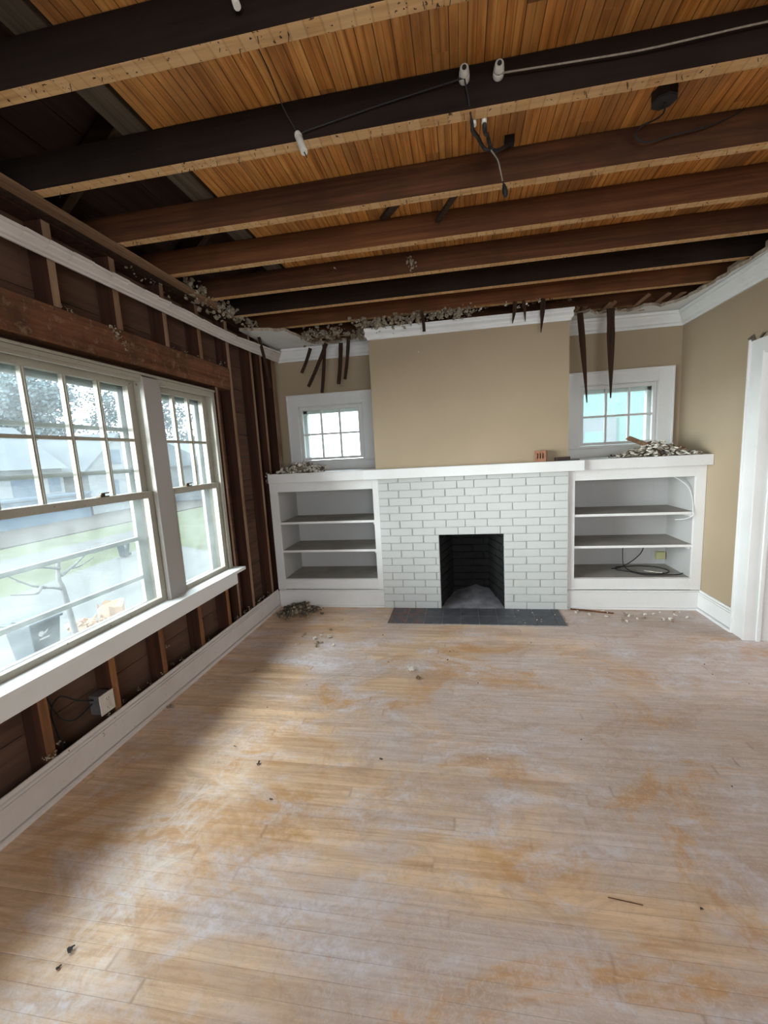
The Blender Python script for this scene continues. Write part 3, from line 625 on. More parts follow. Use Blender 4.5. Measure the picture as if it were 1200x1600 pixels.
for p, q, w, l in HL:
    b = B(); p, q = Vector(p), Vector(q); nseg = 7; d = q - p; side = Vector((1, 0, 0)); rings = []
    for i in range(nseg + 1):
        t = i / nseg; c = p + d * t + Vector((.004 * math.sin(t * 3.1), .006 * math.sin(t * 3), 0)); ww = w * ((1 if t < .35 else 1 - .86 * (t - .35) / .65) if ('pointed' in l or 'wide long' in l or 'over the breast' in l) else 1 - .12 * t) * random.uniform(.93, 1.05)
        ph = Vector((0, .0045, 0)); s2 = (side - d.normalized() * side.dot(d.normalized())).normalized() * ww / 2
        rings.append([b.verts.new(c + a) for a in (-s2 - ph, s2 - ph, s2 + ph, -s2 + ph)])
    for i in range(nseg):
        for k in range(4): b.faces.new((rings[i][k], rings[i][(k + 1) % 4], rings[i + 1][(k + 1) % 4], rings[i + 1][k]))
    b.faces.new(rings[0][::-1]); b.faces.new(rings[-1])
    tag(obj('hanging_lath', b, 'lath'), l, 'lath', 'broken laths hanging from the ceiling edge')

# ------------------------------------------------------------------ insulation and plaster torn along the edges
rn = random.Random(5)
def tuft_thing(spots, label, cnt=16, mats=('tuft', 'tuft_pale', 'tan')):
    b = B()
    for (x, y, z, r) in spots: fluff(b, (x, y, z), r, cnt, rn.choice((0, 0, 1, 2)), (1, 1, .9), rn)
    tag(obj('insulation_clump', b, list(mats)), label, 'insulation', None, 'stuff')
tuft_thing([(-1.42 + i * .052, 3.90 + rn.uniform(-.05, .06), 2.585 + rn.uniform(-.02, .02), rn.uniform(.04, .065)) for i in range(13)], 'torn grey insulation and plaster keys bulging above the left window', 24)
tuft_thing([(-.84 + i * .047, 3.68 + rn.uniform(-.03, .02), 2.575 + rn.uniform(-.02, .02), rn.uniform(.035, .06)) for i in range(21)], 'pale insulation fluff packed over the crown on the chimney breast', 20)
tuft_thing([(.10 + i * .05, 3.70 + rn.uniform(-.02, .02), 2.600 + rn.uniform(-.01, .015), rn.uniform(.012, .028)) for i in range(17)], 'thin ragged lath and plaster crumbs over the breast right half', 9, ('lath', 'chalk', 'rubble_dark'))
tuft_thing([(-1.80 + rn.uniform(-.05, .06), 2.75 + i * .055, 2.63 + rn.uniform(-.03, .03), rn.uniform(.045, .075)) for i in range(16)], 'insulation tufts stuffed at the joist ends over the left crown', 22)
tuft_thing([(-1.86 + rn.uniform(-.03, .03), 2.30 + i * .07, 2.60 + rn.uniform(-.015, .02), rn.uniform(.02, .03)) for i in range(6)], 'small fluff pieces along the lath above the header', 9)
tuft_thing([(-.287, 2.885, 2.70, .025), (-.28, 2.88, 2.665, .026), (-.272, 2.88, 2.635, .015)], 'pale ragged tuft hanging between two middle joists', 16)
tuft_thing([(-.79, 2.905, 2.71, .014)], 'tiny white scrap stuck between joists left of centre', 8, ('chalk', 'chalk', 'chalk'))
tuft_thing([(-1.838, 2.10, 2.205, .022), (-1.835, 2.135, 2.18, .024), (-1.832, 2.165, 2.14, .016), (-1.832, 2.175, 2.11, .009)], 'dirty white insulation tuft hanging from the header beam', 16)
tuft_thing([(-1.86, 1.83, 2.235, .02), (-1.862, 1.88, 2.232, .016)], 'small plaster scraps resting on the header beside first stud', 9)
tuft_thing([(-1.86, 2.62 + k * .14, 2.232, .010) for k in range(5)] + [(-1.86, 3.2, 2.24, .018)], 'crumbs scattered on top of the header towards the corner', 7)
tuft_thing([(-1.856, 1.44, .19, .022), (-1.86, 1.40, .19, .018), (-1.853, 1.46, .22, .016)], 'grey insulation wad at the foot of the nearest short stud', 10)
tuft_thing([(-1.88, 1.76 + .10 * k, .165 + .008 * (k % 3), .016) for k in range(10)], 'crumbs lying behind the left baseboard past the outlet', 8, ('rubble_dark', 'tan', 'tuft'))
tuft_thing([(-1.87 + rn.uniform(-.02, .02), 3.02 + .075 * k, .17 + rn.uniform(0, .02), .024) for k in range(9)], 'plaster crumbs heaped behind the baseboard near the bookcase', 10, ('tan', 'tuft', 'rubble_dark'))
tuft_thing([(-1.85, 2.20, .335, .012)], 'little fluff scrap on a short stud under the big window', 8)
tuft_thing([(-1.116, 3.952, 2.160, .014), (-1.118, 3.952, 2.145, .014), (-1.095, 3.95, 2.12, .012), (-1.075, 3.95, 2.125, .010)], 'curly scrap dangling just over the left window casing', 8, ('tan', 'tan', 'tan'))

# ------------------------------------------------------------------ fireplace
BX0, BX1, BYF = -0.755, 0.904, 3.7445
OX0, OX1, OZ = -0.215, 0.365, 0.704
fp = thing('fireplace', ((BX0 + BX1) / 2, 4.0, 0), 'white painted brick fireplace with a black square firebox', 'fireplace')
b = B(); m_ = .006
for (a, c, z0, z1) in ((BX0, OX0, 0, 1.236), (OX1, BX1, 0, 1.236), (OX0, OX1, OZ, 1.236)): box(b, a + (.002 if a == BX0 else 0), c - (.002 if c == BX1 else 0), BYF + m_, 3.86, z0, z1)
obj('mortar', b, 'mortarshade', fp)
A_ = [-.566, -.355, -.143, .029, .224, .443, .674]; B_ = [-.66, -.455, -.246, -.038, .113, .335, .557, .793]
b = B(); rn = random.Random(2); cH = .0704
for r in range(18):
    js = (A_ if r % 2 == 1 else B_); z0 = r * cH + .0032; z1 = (r + 1) * cH - .0032
    if r == 17: z1 = 1.236
    segs = [BX0] + js + [BX1]
    for i in range(len(segs) - 1):
        a = segs[i] + (.0045 if i else 0); c = segs[i + 1] - (.0045 if i < len(segs) - 2 else 0)
        parts = [(a, c)]
        if r < 10: parts = [(max(a, p), min(c, q)) for p, q in ((BX0, OX0), (OX1, BX1))]
        for a2, c2 in parts:
            if c2 - a2 < .02: continue
            vs = box(b, a2, c2, BYF + rn.uniform(-.0015, .0015), BYF + .06, z0, z1)
            for v in vs: v.co.x += rn.uniform(-.0012, .0012); v.co.z += rn.uniform(-.001, .001)
obj('brick_face', b, 'brickwhite', fp, 0.003)
# firebox: splayed sooty brick walls
fb = B(); yb0, yb1 = 3.862, 4.20; fx0, fx1 = OX0 + .10, OX1 - .10
def brickwall(bm, p, q, z0, z1, nrm, rows):
    p, q, nrm = Vector(p), Vector(q), Vector(nrm); L = (q - p).length; d = (q - p).normalized(); h = (z1 - z0) / rows
    for r in range(rows):
        x = -(.1 if r % 2 else 0)
        while x < L:
            a, c = max(0, x + .004), min(L, x + .206)
            if c - a > .02:
                o = rn.uniform(-.003, .003); P0 = p + d * a + nrm * o; P1 = p + d * c + nrm * o; zc = z0 + (r + .5) * h
                quadbox(bm, (P0.x, P0.y, zc), (P1.x, P1.y, zc), nrm * .03, (0, 0, h - .008))
            x += .21
brickwall(fb, (OX0 - .012, 3.80, 0), (fx0, yb1, 0), 0, OZ + .1, (-.96, .25, 0), 11)
brickwall(fb, (OX1 + .012, 3.80, 0), (fx1, yb1, 0), 0, OZ + .1, (.96, .25, 0), 11)
brickwall(fb, (fx0, yb1 + .012, 0), (fx1, yb1 + .012, 0), 0, OZ + .1, (0, 1, 0), 11)
f_ = obj('firebox', fb, 'soot', fp, 0.003)
b = B(); quadbox(b, (OX0 - .055, 3.80, .42), (fx0 - .04, yb1 + .03, .42), (-.03, .01, 0), (0, 0, .86)); quadbox(b, (OX1 + .055, 3.80, .42), (fx1 + .04, yb1 + .03, .42), (.03, .01, 0), (0, 0, .86))
box(b, fx0 - .08, fx1 + .08, yb1 + .02, yb1 + .05, 0, .85); box(b, OX0 - .1, OX1 + .1, 3.862, yb1 + .05, OZ + .10, OZ + .13); box(b, OX0 - .1, OX1 + .1, 3.80, yb1 + .05, -.004, .004)
obj('firebox_backing', b, 'soot_mortar', fp)
b = B(); nx, ny = 22, 16; g = []
for j in range(ny + 1):
    row = []
    for i in range(nx + 1):
        u = i / nx; v = j / ny; x = (OX0 + .09 * v) * (1 - u) + (OX1 - .09 * v) * u; y = 3.74 + v * .45
        hh = .006 + .09 * v * max(0, 1 - abs(u - .62) * 1.5) + .012 * noise.noise(Vector((x * 9, y * 9, 0))) * v
        row.append(b.verts.new((x, y, max(.005, hh))))
    g.append(row)
for j in range(ny):
    for i in range(nx): b.faces.new((g[j][i], g[j][i + 1], g[j + 1][i + 1], g[j + 1][i])).smooth = True
tag(obj('ash_heap', b, 'ash'), 'low grey drift of ash on the firebox floor', 'ash', None, 'stuff')
# mantel
mt = thing('mantel_shelf', (0.075, 3.70, 1.236), 'thick white mantel board across the top of the brickwork', 'mantel')
b = B(); box(b, -.863, 1.010, 3.655, 3.689, 1.240, 1.327); box(b, -.755, .903, 3.689, 3.749, 1.240, 1.327); obj('mantel_board', b, 'white', mt, 0.003)
# hearth
he = thing('hearth', (.09, 3.55, 0), 'low strip of dark slate hearth tiles, reddish at one end', 'hearth')
b = B(); box(b, -.668, .822, 3.378, 3.742, 0.0, .004); obj('grout_bed', b, 'grout', he)
b = B()
for r in range(2):
    x = -.668; yy0 = 3.380 + r * .181
    sh = 0
    while x < .82:
        c = min(x + .1575, .821)
        if c - x > .02: box(b, x + .003, c - .003, yy0 + .002, yy0 + .177, .001, .0075 + rn.uniform(0, .001))
        x += .1575
obj('slate_tiles', b, 'slate', he, 0.0015)

# ------------------------------------------------------------------ bookcases
def bookcase(x0, x1, o0, o1, label, top0, top1, bx0, bx1):
    t = thing('bookcase', ((x0 + x1) / 2, 4.0, 0), label, 'bookcase')
    yf = 3.778; yk = 4.245
    b = B(); box(b, x0, o0, yf, yf + .02, .175, 1.238); box(b, o1, x1, yf, yf + .02, .175, 1.238); box(b, o0, o1, yf, yf + .02, 1.148, 1.238); box(b, o0, o1, yf, yf + .02, .178, .278)
    obj('face_frame', b, 'case_white', t, 0.0015)
    for (sa, sb) in ((o0 - .02, o0 - .002), (o1 + .002, o1 + .02)):
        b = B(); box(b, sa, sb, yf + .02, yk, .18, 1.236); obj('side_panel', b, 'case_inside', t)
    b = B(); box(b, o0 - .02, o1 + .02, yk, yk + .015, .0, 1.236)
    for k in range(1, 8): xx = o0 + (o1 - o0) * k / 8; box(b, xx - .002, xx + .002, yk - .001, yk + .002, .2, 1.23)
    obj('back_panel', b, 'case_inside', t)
    for z in (.853, .572):
        b = B(); box(b, o0 - .001, o1 + .001, yf + .006, yk, z - .022, z, [0, 1, 0, 0, 0, 0]); obj('shelf', b, ['case_white', 'shelf_dust'], t, 0.001)
    b = B(); box(b, o0 - .001, o1 + .001, yf + .02, yk, .262, .281, [0, 1, 0, 0, 0, 0]); obj('bottom_shelf', b, ['case_white', 'shelf_dust'], t)
    for z in (.83, .55):
        b = B(); box(b, o1 - .016, o1 - .001, yf + .03, yk - .01, z - .022, z); obj('shelf_cleat', b, 'case_white', t)
    b = B(); prof = [(0, 0), (0.020, 0), (0.018, 0.014), (0.008, 0.018), (0.006, 0.022), (0.006, 0.150), (0.014, 0.153), (0.014, 0.160), (0.006, 0.163), (0.006, 0.170), (0, 0.172)]
    extrude_profile(b, prof, lambda p: (bx0, yf - p[0] + .004, p[1]), lambda p: (bx1, yf - p[0] + .004, p[1])); obj('base_board', b, 'case_white', t)
    b = B(); box(b, top0, top1, 3.691, YB - .001, 1.240, 1.3265)
    if top0 < -1.7:
        for v in b.verts:
            if v.co.x < -1.7 and v.co.z < 1.3 and v.co.y < 4: v.co.x += .0
    obj('counter_top', b, 'case_white', t, 0.003)
    return t
bookcase(-1.836, -.757, -1.757, -.815, 'low white built-in bookcase between the studs and the brickwork', -1.800, -.77, -1.828, -.757)
bookcase(.906, 1.985, .966, 1.905, 'low white built-in bookcase beside the beige doorway wall', .906, 1.985, .906, 1.984)

# ------------------------------------------------------------------ back windows
def back_window(name, o0, o1, panes, g0, g1, label, c0, c1):
    w = struct(name, None, None, label, 'window', loc=((o0 + o1) / 2, YB, 1.35)); f0 = YB - .02
    b = B(); box(b, c0, o0, f0, YB, 1.415, 2.10); box(b, o1, c1, f0, YB, 1.415, 2.10); box(b, o0, o1, f0, YB, 1.998, 2.10)
    box(b, c0 - .0, c0 + .014, f0 - .010, YB, 1.415, 2.112); box(b, c1 - .014, c1, f0 - .010, YB, 1.415, 2.112); box(b, c0, c1, f0 - .012, YB, 2.098, 2.114); obj('casing', b, 'white', w, 0.002)
    b = B(); box(b, c0 - .005, c1 + .005, f0 - .012, YB, 1.412, 1.428); box(b, c0 + .005, c1 - .005, f0 - .0, YB, 1.3275, 1.411); obj('sill', b, 'white', w, 0.002)
    b = B()
    for (a, c) in ((o0, o0 + .006), (o1 - .006, o1)): box(b, a, c, YB, YB + .13, 1.43, 1.998)
    box(b, o0, o1, YB, YB + .13, 1.992, 1.998); box(b, o0, o1, YB, YB + .13, 1.43, 1.436)
    for (a, c) in ((o0, o0 + .05), (o1 - .05, o1)): box(b, a, c, YB + .10, YB + .16, 1.42, 2.0)
    box(b, o0, o1, YB + .10, YB + .16, 1.93, 2.0)
    obj('jamb', b, 'white', w)
    b = B(); y0, y1 = YB + .008, YB + .042
    box(b, o0 + .008, g0, y0, y1, 1.440, 1.990); box(b, g1, o1 - .008, y0, y1, 1.440, 1.990); box(b, g0, g1, y0, y1, 1.956, 1.990); box(b, g0, g1, y0, y1, 1.440, 1.466)
    for i in range(1, panes):
        xx = g0 + (g1 - g0) * i / panes; box(b, xx - .009, xx + .009, y0 + .003, y1, 1.466, 1.956)
    box(b, g0, g1, y0 + .004, y1, 1.698, 1.716)
    s = obj('sash', b, 'case_white', w, 0.002)
    b = B(); box(b, g0, g1, YB + .026, YB + .029, 1.466, 1.956); obj('pane', b, 'glass', s)
back_window('window_3', L0, L1, 3, -1.630, -1.030, 'small white six-pane window over the left bookcase', -1.782, -.857)
back_window('window_4', R0, R1, 3, 1.162, 1.763, 'small white six-pane window over the right bookcase', 1.012, 1.928)

# ------------------------------------------------------------------ things on the shelves and mantel
rn = random.Random(9)
b = B()
for k in range(520):      # right rubble
    x = rn.triangular(1.27, 1.97, 1.60); hmax = .125 * max(0.14, 1 - abs(x - 1.62) / .30) ; y = rn.uniform(3.705, 4.05)
    flake(b, (x, y, 1.329 + rn.uniform(.004, 1) * hmax * (1 if y < 3.95 else .6)), rn.uniform(.014, .036), .14, rn.choice((0, 0, 0, 0, 1, 2, 3)), .5, rn)
tag(obj('plaster_rubble', b, ['chalk', 'tan', 'tuft', 'rubble_dark']), 'heap of broken plaster flakes on the right bookcase top', 'rubble', None, 'stuff')
b = B()
for k in range(420):
    x = rn.triangular(-1.79, -1.25, -1.55); hmax = .10 * max(.12, 1 - abs(x + 1.50) / .30); y = rn.uniform(3.70, 4.02)
    flake(b, (x, y, 1.329 + rn.uniform(.004, 1) * hmax), rn.uniform(.010, .026), .3, rn.choice((0, 0, 0, 0, 1, 2)), .2, rn)
for k in range(16): flake(b, (-1.80 - rn.uniform(0, .03), 3.70 + rn.uniform(0, .05), 1.34 - k * .006), .014, .3, rn.choice((0, 1, 1)), 0, rn)
tag(obj('plaster_rubble', b, ['chalk', 'tan', 'rubble_dark']), 'heap of whitish plaster bits on the left bookcase top', 'rubble', None, 'stuff')
b = B()
for k in range(240):
    x = rn.triangular(-1.78, -1.32, -1.62); y = rn.triangular(3.42, 3.76, 3.68); hmax = .07 * max(.05, 1 - abs(x + 1.58) / .24) * max(.1, min(1, (y - 3.40) / .22))
    flake(b, (x, y, .004 + rn.uniform(0, 1) * hmax), rn.uniform(.010, .026), .5, rn.choice((0, 0, 0, 1, 2)), .1, rn)
tag(obj('floor_rubble', b, ['rubble_dark', 'tan', 'tuft']), 'brown rubble heap on the floor at the left bookcase corner', 'rubble', None, 'stuff')
b = B(); quadbox(b, (1.385, 3.80, 1.490), (1.60, 3.88, 1.405), (.022, -.03, .02), (0, .004, .008)); tag(obj('wood_splinter', b, 'lath_raw'), 'reddish wood splinter sticking out of the right plaster heap', 'splinter')
b = B(); lump(b, (1.81, 3.86, 1.375), .034, 0, .35, 2, (1.3, 1, .8)); tag(obj('brick_chunk', b, 'redbrick'), 'rounded reddish brick chunk on the right plaster heap', 'brick chunk')
# cored brick on the mantel, seen corner-on
br = thing('loose_brick', (.675, 3.715, 1.327), 'loose red cored brick standing on the mantel', 'brick')
def rotz(bm, c, a):
    bmesh.ops.rotate(bm, verts=bm.verts, cent=c, matrix=Matrix.Rotation(a, 3, 'Z'))
b = B(); C0 = Vector((.672, 3.705, 1.327)); w2, d2, h2 = .045, .030, .094
for (a, c) in ((-w2, -.027), (-.017, -.006), (.004, .015), (.025, w2)): box(b, C0.x + a, C0.x + c, C0.y - d2, C0.y + d2, C0.z, C0.z + h2)
for (z0, z1) in ((0, .028), (.072, h2)): box(b, C0.x - w2, C0.x + w2, C0.y - d2 + .0006, C0.y + d2 - .0006, C0.z + z0, C0.z + z1)
box(b, C0.x - w2, C0.x + w2, C0.y + .0, C0.y + d2 - .001, C0.z, C0.z + h2)
rotz(b, C0, math.radians(-16)); obj('brick_body', b, 'redbrick', br)
b = B(); box(b, .79, .905, 3.69, 3.735, 1.3275, 1.356); rotz(b, (.85, 3.71, 1.33), .12)
for v in b.verts: v.co.z += rn.uniform(-.0, .006) if v.co.z > 1.34 else 0
tag(obj('brick_shard', b, 'char', None, .003), 'flat dark brick piece beside the cored brick', 'brick piece')
b = B(); box(b, .80, .975, 3.672, 3.687, 1.3275, 1.336); tag(obj('wood_scrap', b, 'nail', None, .001), 'thin black scrap at the front edge of the mantel', 'scrap')
# cables in the right bookcase
b = B(); z = .288
tube(b, [(1.545, 4.20, .562), (1.50, 4.15, .50), (1.475, 4.09, .42), (1.47, 4.05, .33), (1.50, 3.98, .29), (1.58, 3.90, z), (1.70, 3.885, z), (1.80, 3.93, z), (1.82, 4.02, z), (1.76, 4.11, z), (1.64, 4.15, z), (1.52, 4.13, z), (1.43, 4.10, z + .006), (1.40, 4.03, z), (1.47, 3.93, z + .008), (1.58, 3.85, z), (1.70, 3.83, z + .006), (1.84, 3.86, z), (1.90, 3.90, z)], .0045)
tube(b, [(1.67, 4.20, .562), (1.685, 4.17, .50), (1.66, 4.14, .43), (1.60, 4.12, .37), (1.52, 4.10, .32), (1.44, 4.08, .292), (1.37, 4.06, z)], .0045)
tag(obj('coiled_cable', b, 'black'), 'black cable coiled on the lowest shelf of right bookcase', 'cable')
b = B(); tube(b, [(1.80, 3.98, 1.15), (1.845, 3.90, 1.11), (1.880, 3.83, 1.05), (1.893, 3.79, .96), (1.893, 3.772, .87), (1.885, 3.765, .82), (1.85, 3.80, .79), (1.80, 3.86, .775)], .0035)
tag(obj('white_cable', b, 'white_cable'), 'thin white cable dangling over the upper shelf', 'cable')
b = B(); box(b, 1.815, 1.895, 4.205, 4.243, .335, .405); tag(obj('junction_box', b, 'olive', None, .003), 'yellowish wall box low in the right bookcase', 'box')
b = B(); quadbox(b, (1.63, 4.0, .285), (1.75, 3.93, .285), (.010, .016, 0), (0, 0, .004)); tag(obj('wood_chip', b, 'chalk'), 'pale sliver lying inside the black cable coil', 'sliver')
# outlet on the left wall
ou = thing('wall_outlet', (-1.86, 1.735, .195), 'ivory outlet plate hanging in the open wall beside a stud', 'outlet')
b = B(); box(b, -1.858, -1.852, 1.690, 1.778, .197, .305); obj('cover_plate', b, 'ivory', ou, .003)
for z in (.228, .274):
    b = B(); cyl(b, (-1.853, 1.734, z), (-1.848, 1.734, z), .016, seg=18); r = obj('receptacle', b, 'ivory', ou)
    b = B(); box(b, -1.849, -1.8474, 1.726, 1.728, z - .003, z + .006); box(b, -1.849, -1.8474, 1.739, 1.741, z - .003, z + .006); cyl(b, (-1.849, 1.734, z - .009), (-1.8474, 1.734, z - .009), .002); obj('slots', b, 'black', ou)
b = B(); box(b, -1.925, -1.859, 1.700, 1.768, .20, .30); obj('metal_box', b, 'steel', ou)
b = B(); tube(b, [(-1.90, 1.70, .28), (-1.90, 1.62, .33), (-1.90, 1.54, .40), (-1.90, 1.49, .36), (-1.90, 1.50, .24), (-1.90, 1.52, .12), (-1.90, 1.53, .05)], .004)
tube(b, [(-1.91, 1.70, .26), (-1.91, 1.60, .24), (-1.91, 1.53, .30), (-1.91, 1.49, .42), (-1.91, 1.46, .55)], .004); tag(obj('old_cable', b, 'black'), 'dark looping cable in the open wall next to the outlet', 'cable')

# ------------------------------------------------------------------ knob and tube wiring
def knob(p, label):
    t = thing('knob_insulator', p, label, 'insulator'); x, y, z = p
    b = B(); cyl(b, (x, y, z), (x, y - .020, z), .019, .018, 20); cyl(b, (x, y - .020, z), (x, y - .026, z), .013, .013, 20); cyl(b, (x, y - .026, z), (x, y - .047, z), .018, .014, 20)
    obj('porcelain_body', b, 'porcelain', t, .0015)
    b = B(); cyl(b, (x, y - .046, z), (x, y - .050, z), .008, .007, 12); obj('nail_head', b, 'nail', t)
knob((.049, 1.655, 2.712), 'white porcelain knob on the black joist, left of the pair')
knob((.163, 1.655, 2.704), 'white porcelain knob on the black joist with wire leaving right')
b = B(); tube(b, [(.163, 1.632, 2.69), (.185, 1.632, 2.692), (.406, 1.632, 2.684), (.60, 1.632, 2.679), (.78, 1.632, 2.684), (.955, 1.632, 2.689), (1.3, 1.632, 2.69), (1.9, 1.632, 2.70)], .0028)
tag(obj('wire', b, 'cloth_wire'), 'pale cloth covered wire stretched along the black joist', 'wire')
b = B(); tube(b, [(.045, 1.632, 2.70), (-.10, 1.64, 2.69), (-.232, 1.642, 2.677), (-.40, 1.642, 2.655), (-.522, 1.64, 2.637), (-.549, 1.635, 2.624)], .0022)
tag(obj('wire', b, 'black'), 'thin dark wire running left along the black joist', 'wire')
for (x, z, l) in ((.082, 2.610, 'short white porcelain sleeve below the left knob'), (.118, 2.612, 'short white porcelain sleeve next to the other sleeve')):
    b = B(); cyl(b, (x, 1.72, z), (x, 1.72, z + .032), .009, seg=14); tag(obj('porcelain_tube', b, 'porcelain'), l, 'insulator')
b = B(); tube(b, [(.049, 1.630, 2.70), (.056, 1.64, 2.67), (.064, 1.655, 2.635), (.074, 1.70, 2.605), (.080, 1.76, 2.62), (.10, 1.86, 2.665), (.128, 1.90, 2.645), (.150, 1.90, 2.635)], [.0025, .0025, .003, .006, .008, .008, .007, .006])
tube(b, [(.118, 1.72, 2.66), (.120, 1.73, 2.60), (.128, 1.80, 2.63), (.140, 1.87, 2.67), (.150, 1.90, 2.655), (.155, 1.90, 2.632)], .0075)
tube(b, [(.15, 1.90, 2.635), (.18, 1.93, 2.648), (.22, 2.0, 2.70), (.235, 2.04, 2.735)], .007); box(b, .222, .262, 2.02, 2.055, 2.727, 2.756)
tag(obj('loom_wires', b, 'black'), 'tangle of thick black loom wires below the porcelain knobs', 'wiring')
pl = thing('hanging_plug', (.207, 1.9, 2.46), 'grey cord with black teardrop connector dangling from the wires', 'cord')
b = B(); tube(b, [(.152, 1.898, 2.637), (.168, 1.9, 2.615), (.182, 1.9, 2.59), (.190, 1.9, 2.555), (.198, 1.9, 2.515)], .0028); obj('cord', b, 'cloth_wire', pl)
b = B(); tube(b, [(.200, 1.9, 2.514), (.203, 1.9, 2.500), (.206, 1.9, 2.485), (.208, 1.9, 2.466), (.208, 1.9, 2.458)], [.003, .007, .010, .011, .009, .008], n=3); obj('connector', b, 'black', pl)
ct = thing('tube_insulator', (-.53, 1.62, 2.54), 'loose white porcelain tube hanging beside the pale joist edge', 'insulator')
b = B(); cyl(b, (-.545, 1.62, 2.605), (-.524, 1.605, 2.545), .013, seg=16); cyl(b, (-.551, 1.624, 2.622), (-.546, 1.621, 2.609), .012, .014, seg=16); obj('tube_body', b, 'porcelain', ct, .001)
b = B(); tube(b, [(-.524, 1.605, 2.545), (-.518, 1.60, 2.532), (-.514, 1.598, 2.522)], .002); obj('wire_tail', b, 'nail', ct)
b = B(); tube(b, [(-.601, 1.44, 2.757), (-.601, 1.54, 2.75), (-.590, 1.60, 2.70), (-.560, 1.625, 2.64), (-.549, 1.623, 2.618)], .0022); tag(obj('wire', b, 'nail'), 'dark wire dropping from the boards to the loose tube', 'wire')
b = B(); cyl(b, (-.573, 1.235, 2.712), (-.557, 1.225, 2.662), .010, seg=14); tag(obj('porcelain_tube', b, 'porcelain'), 'white porcelain tube on the nearest joist at the top edge', 'insulator')
jb = thing('ceiling_box', (.80, 1.93, 2.72), 'black octagonal electrical box between joists, upper right', 'electrical box')
b = B(); cyl(b, (.80, 1.935, 2.757), (.80, 1.935, 2.722), .046, .046, 8, 0, False); cyl(b, (.80, 1.935, 2.7215), (.80, 1.935, 2.720), .040, .040, 8, 0, False); obj('box_body', b, 'black', jb, .002)
b = B(); tube(b, [(.80, 1.935, 2.72), (.815, 1.97, 2.708), (.80, 2.01, 2.712), (.765, 2.035, 2.715), (.741, 2.045, 2.695), (.762, 2.05, 2.668), (.81, 2.055, 2.662), (.881, 2.06, 2.676), (.997, 2.065, 2.688), (1.087, 2.07, 2.71), (1.16, 2.08, 2.742)], .0032); obj('cable', b, 'black', jb)
b = B(); cyl(b, (-.331, 3.752, 2.318), (-.331, 3.742, 2.318), .006, .004, 10); tag(obj('wall_hook', b, 'chalk'), 'tiny white hook on the chimney breast', 'hook')

# ------------------------------------------------------------------ crumbs on the floor
rn = random.Random(21)
def chunk(x, y, s, mat, label, grp=None, cat='crumb', name='plaster_crumb', nfl=3):
    b = B()
    for k in range(nfl): flake(b, (x + rn.uniform(-s, s) * .7, y + rn.uniform(-s, s) * .7, s * .35 + rn.uniform(0, s * .4)), s * rn.uniform(.5, .9), .35, 0, .3, rn)
    lo = min(v.co.z for v in b.verts)
    for v in b.verts: v.co.z -= lo - .0005
    tag(obj(name, b, mat), label, cat, grp)
chunk(-.371, 2.605, .026, 'chalk', 'largest pale plaster lump in the middle of the floor', None, 'plaster lump', 'plaster_lump', 6)
chunk(-.305, 2.50, .020, 'leaf', 'brown leafy scrap beside the largest plaster lump', None, 'scrap', 'dry_scrap', 4)
chunk(-1.005, 1.679, .012, 'dirt', 'dark pebble on the floor left of centre', None, 'pebble', 'dark_pebble')
chunk(-1.218, .880, .012, 'dirt', 'black crumb nearest the left bottom, upper of two', None, 'pebble', 'dark_pebble', 4)
chunk(-1.212, .845, .009, 'dirt', 'black crumb nearest the left bottom, lower of two', None, 'pebble', 'dark_pebble')
chunk(-1.78, 2.07, .018, 'tan', 'flat scrap lying against the left baseboard', None, 'scrap', 'plaster_scrap', 4)
chunk(-1.097, 3.086, .020, 'chalk', 'pale fragment with dark shadow near the left bookcase', None, 'plaster lump', 'plaster_lump', 4)
for k in range(11): chunk(-1.22 + rn.uniform(-.16, .22), 3.02 + rn.uniform(-.14, .2), rn.uniform(.009, .019), rn.choice(('chalk', 'tan')), 'plaster crumb of the loose scatter before the left bookcase', 'crumbs before the left bookcase')
for k in range(26): chunk(rn.uniform(.93, 1.93), 3.72 - abs(rn.gauss(0, .13)), rn.uniform(.008, .019), rn.choice(('chalk', 'chalk', 'tan')), 'plaster crumb along the foot of the right bookcase', 'crumbs before the right bookcase')
for k in range(12): chunk(.36 + rn.uniform(0, .5), 3.60 + rn.uniform(-.2, .12), rn.uniform(.004, .009), 'chalk', 'pale crumb on the dark hearth tiles', 'crumbs on the hearth')
for v in bpy.data.objects:
    if v.get('group') == 'crumbs on the hearth': v.location.z += .0085
for k in range(30): chunk(rn.uniform(-1.2, 1.8), rn.uniform(.75, 3.2), rn.uniform(.0035, .008), rn.choice(('chalk', 'tan', 'dirt')), 'tiny crumb lying loose on the open floor', 'crumbs over the open floor')
for (p, q, l) in (((.93, 3.75, .008), (1.26, 3.66, .006), 'long reddish splinter at the right bookcase foot'), ((1.325, 3.60, .006), (1.345, 3.68, .012), 'short red splinter standing off the right bookcase')):
    b = B(); quadbox(b, p, q, (.004, .014, 0), (0, 0, .008)); tag(obj('wood_splinter', b, 'joist_red'), l, 'splinter')
b = B(); quadbox(b, (.43, 1.236, .0015), (.53, 1.224, .0015), (0, .0018, 0), (0, 0, .002)); tag(obj('wood_splinter', b, 'header'), 'hair-thin dark splinter on the near right floor', 'splinter')

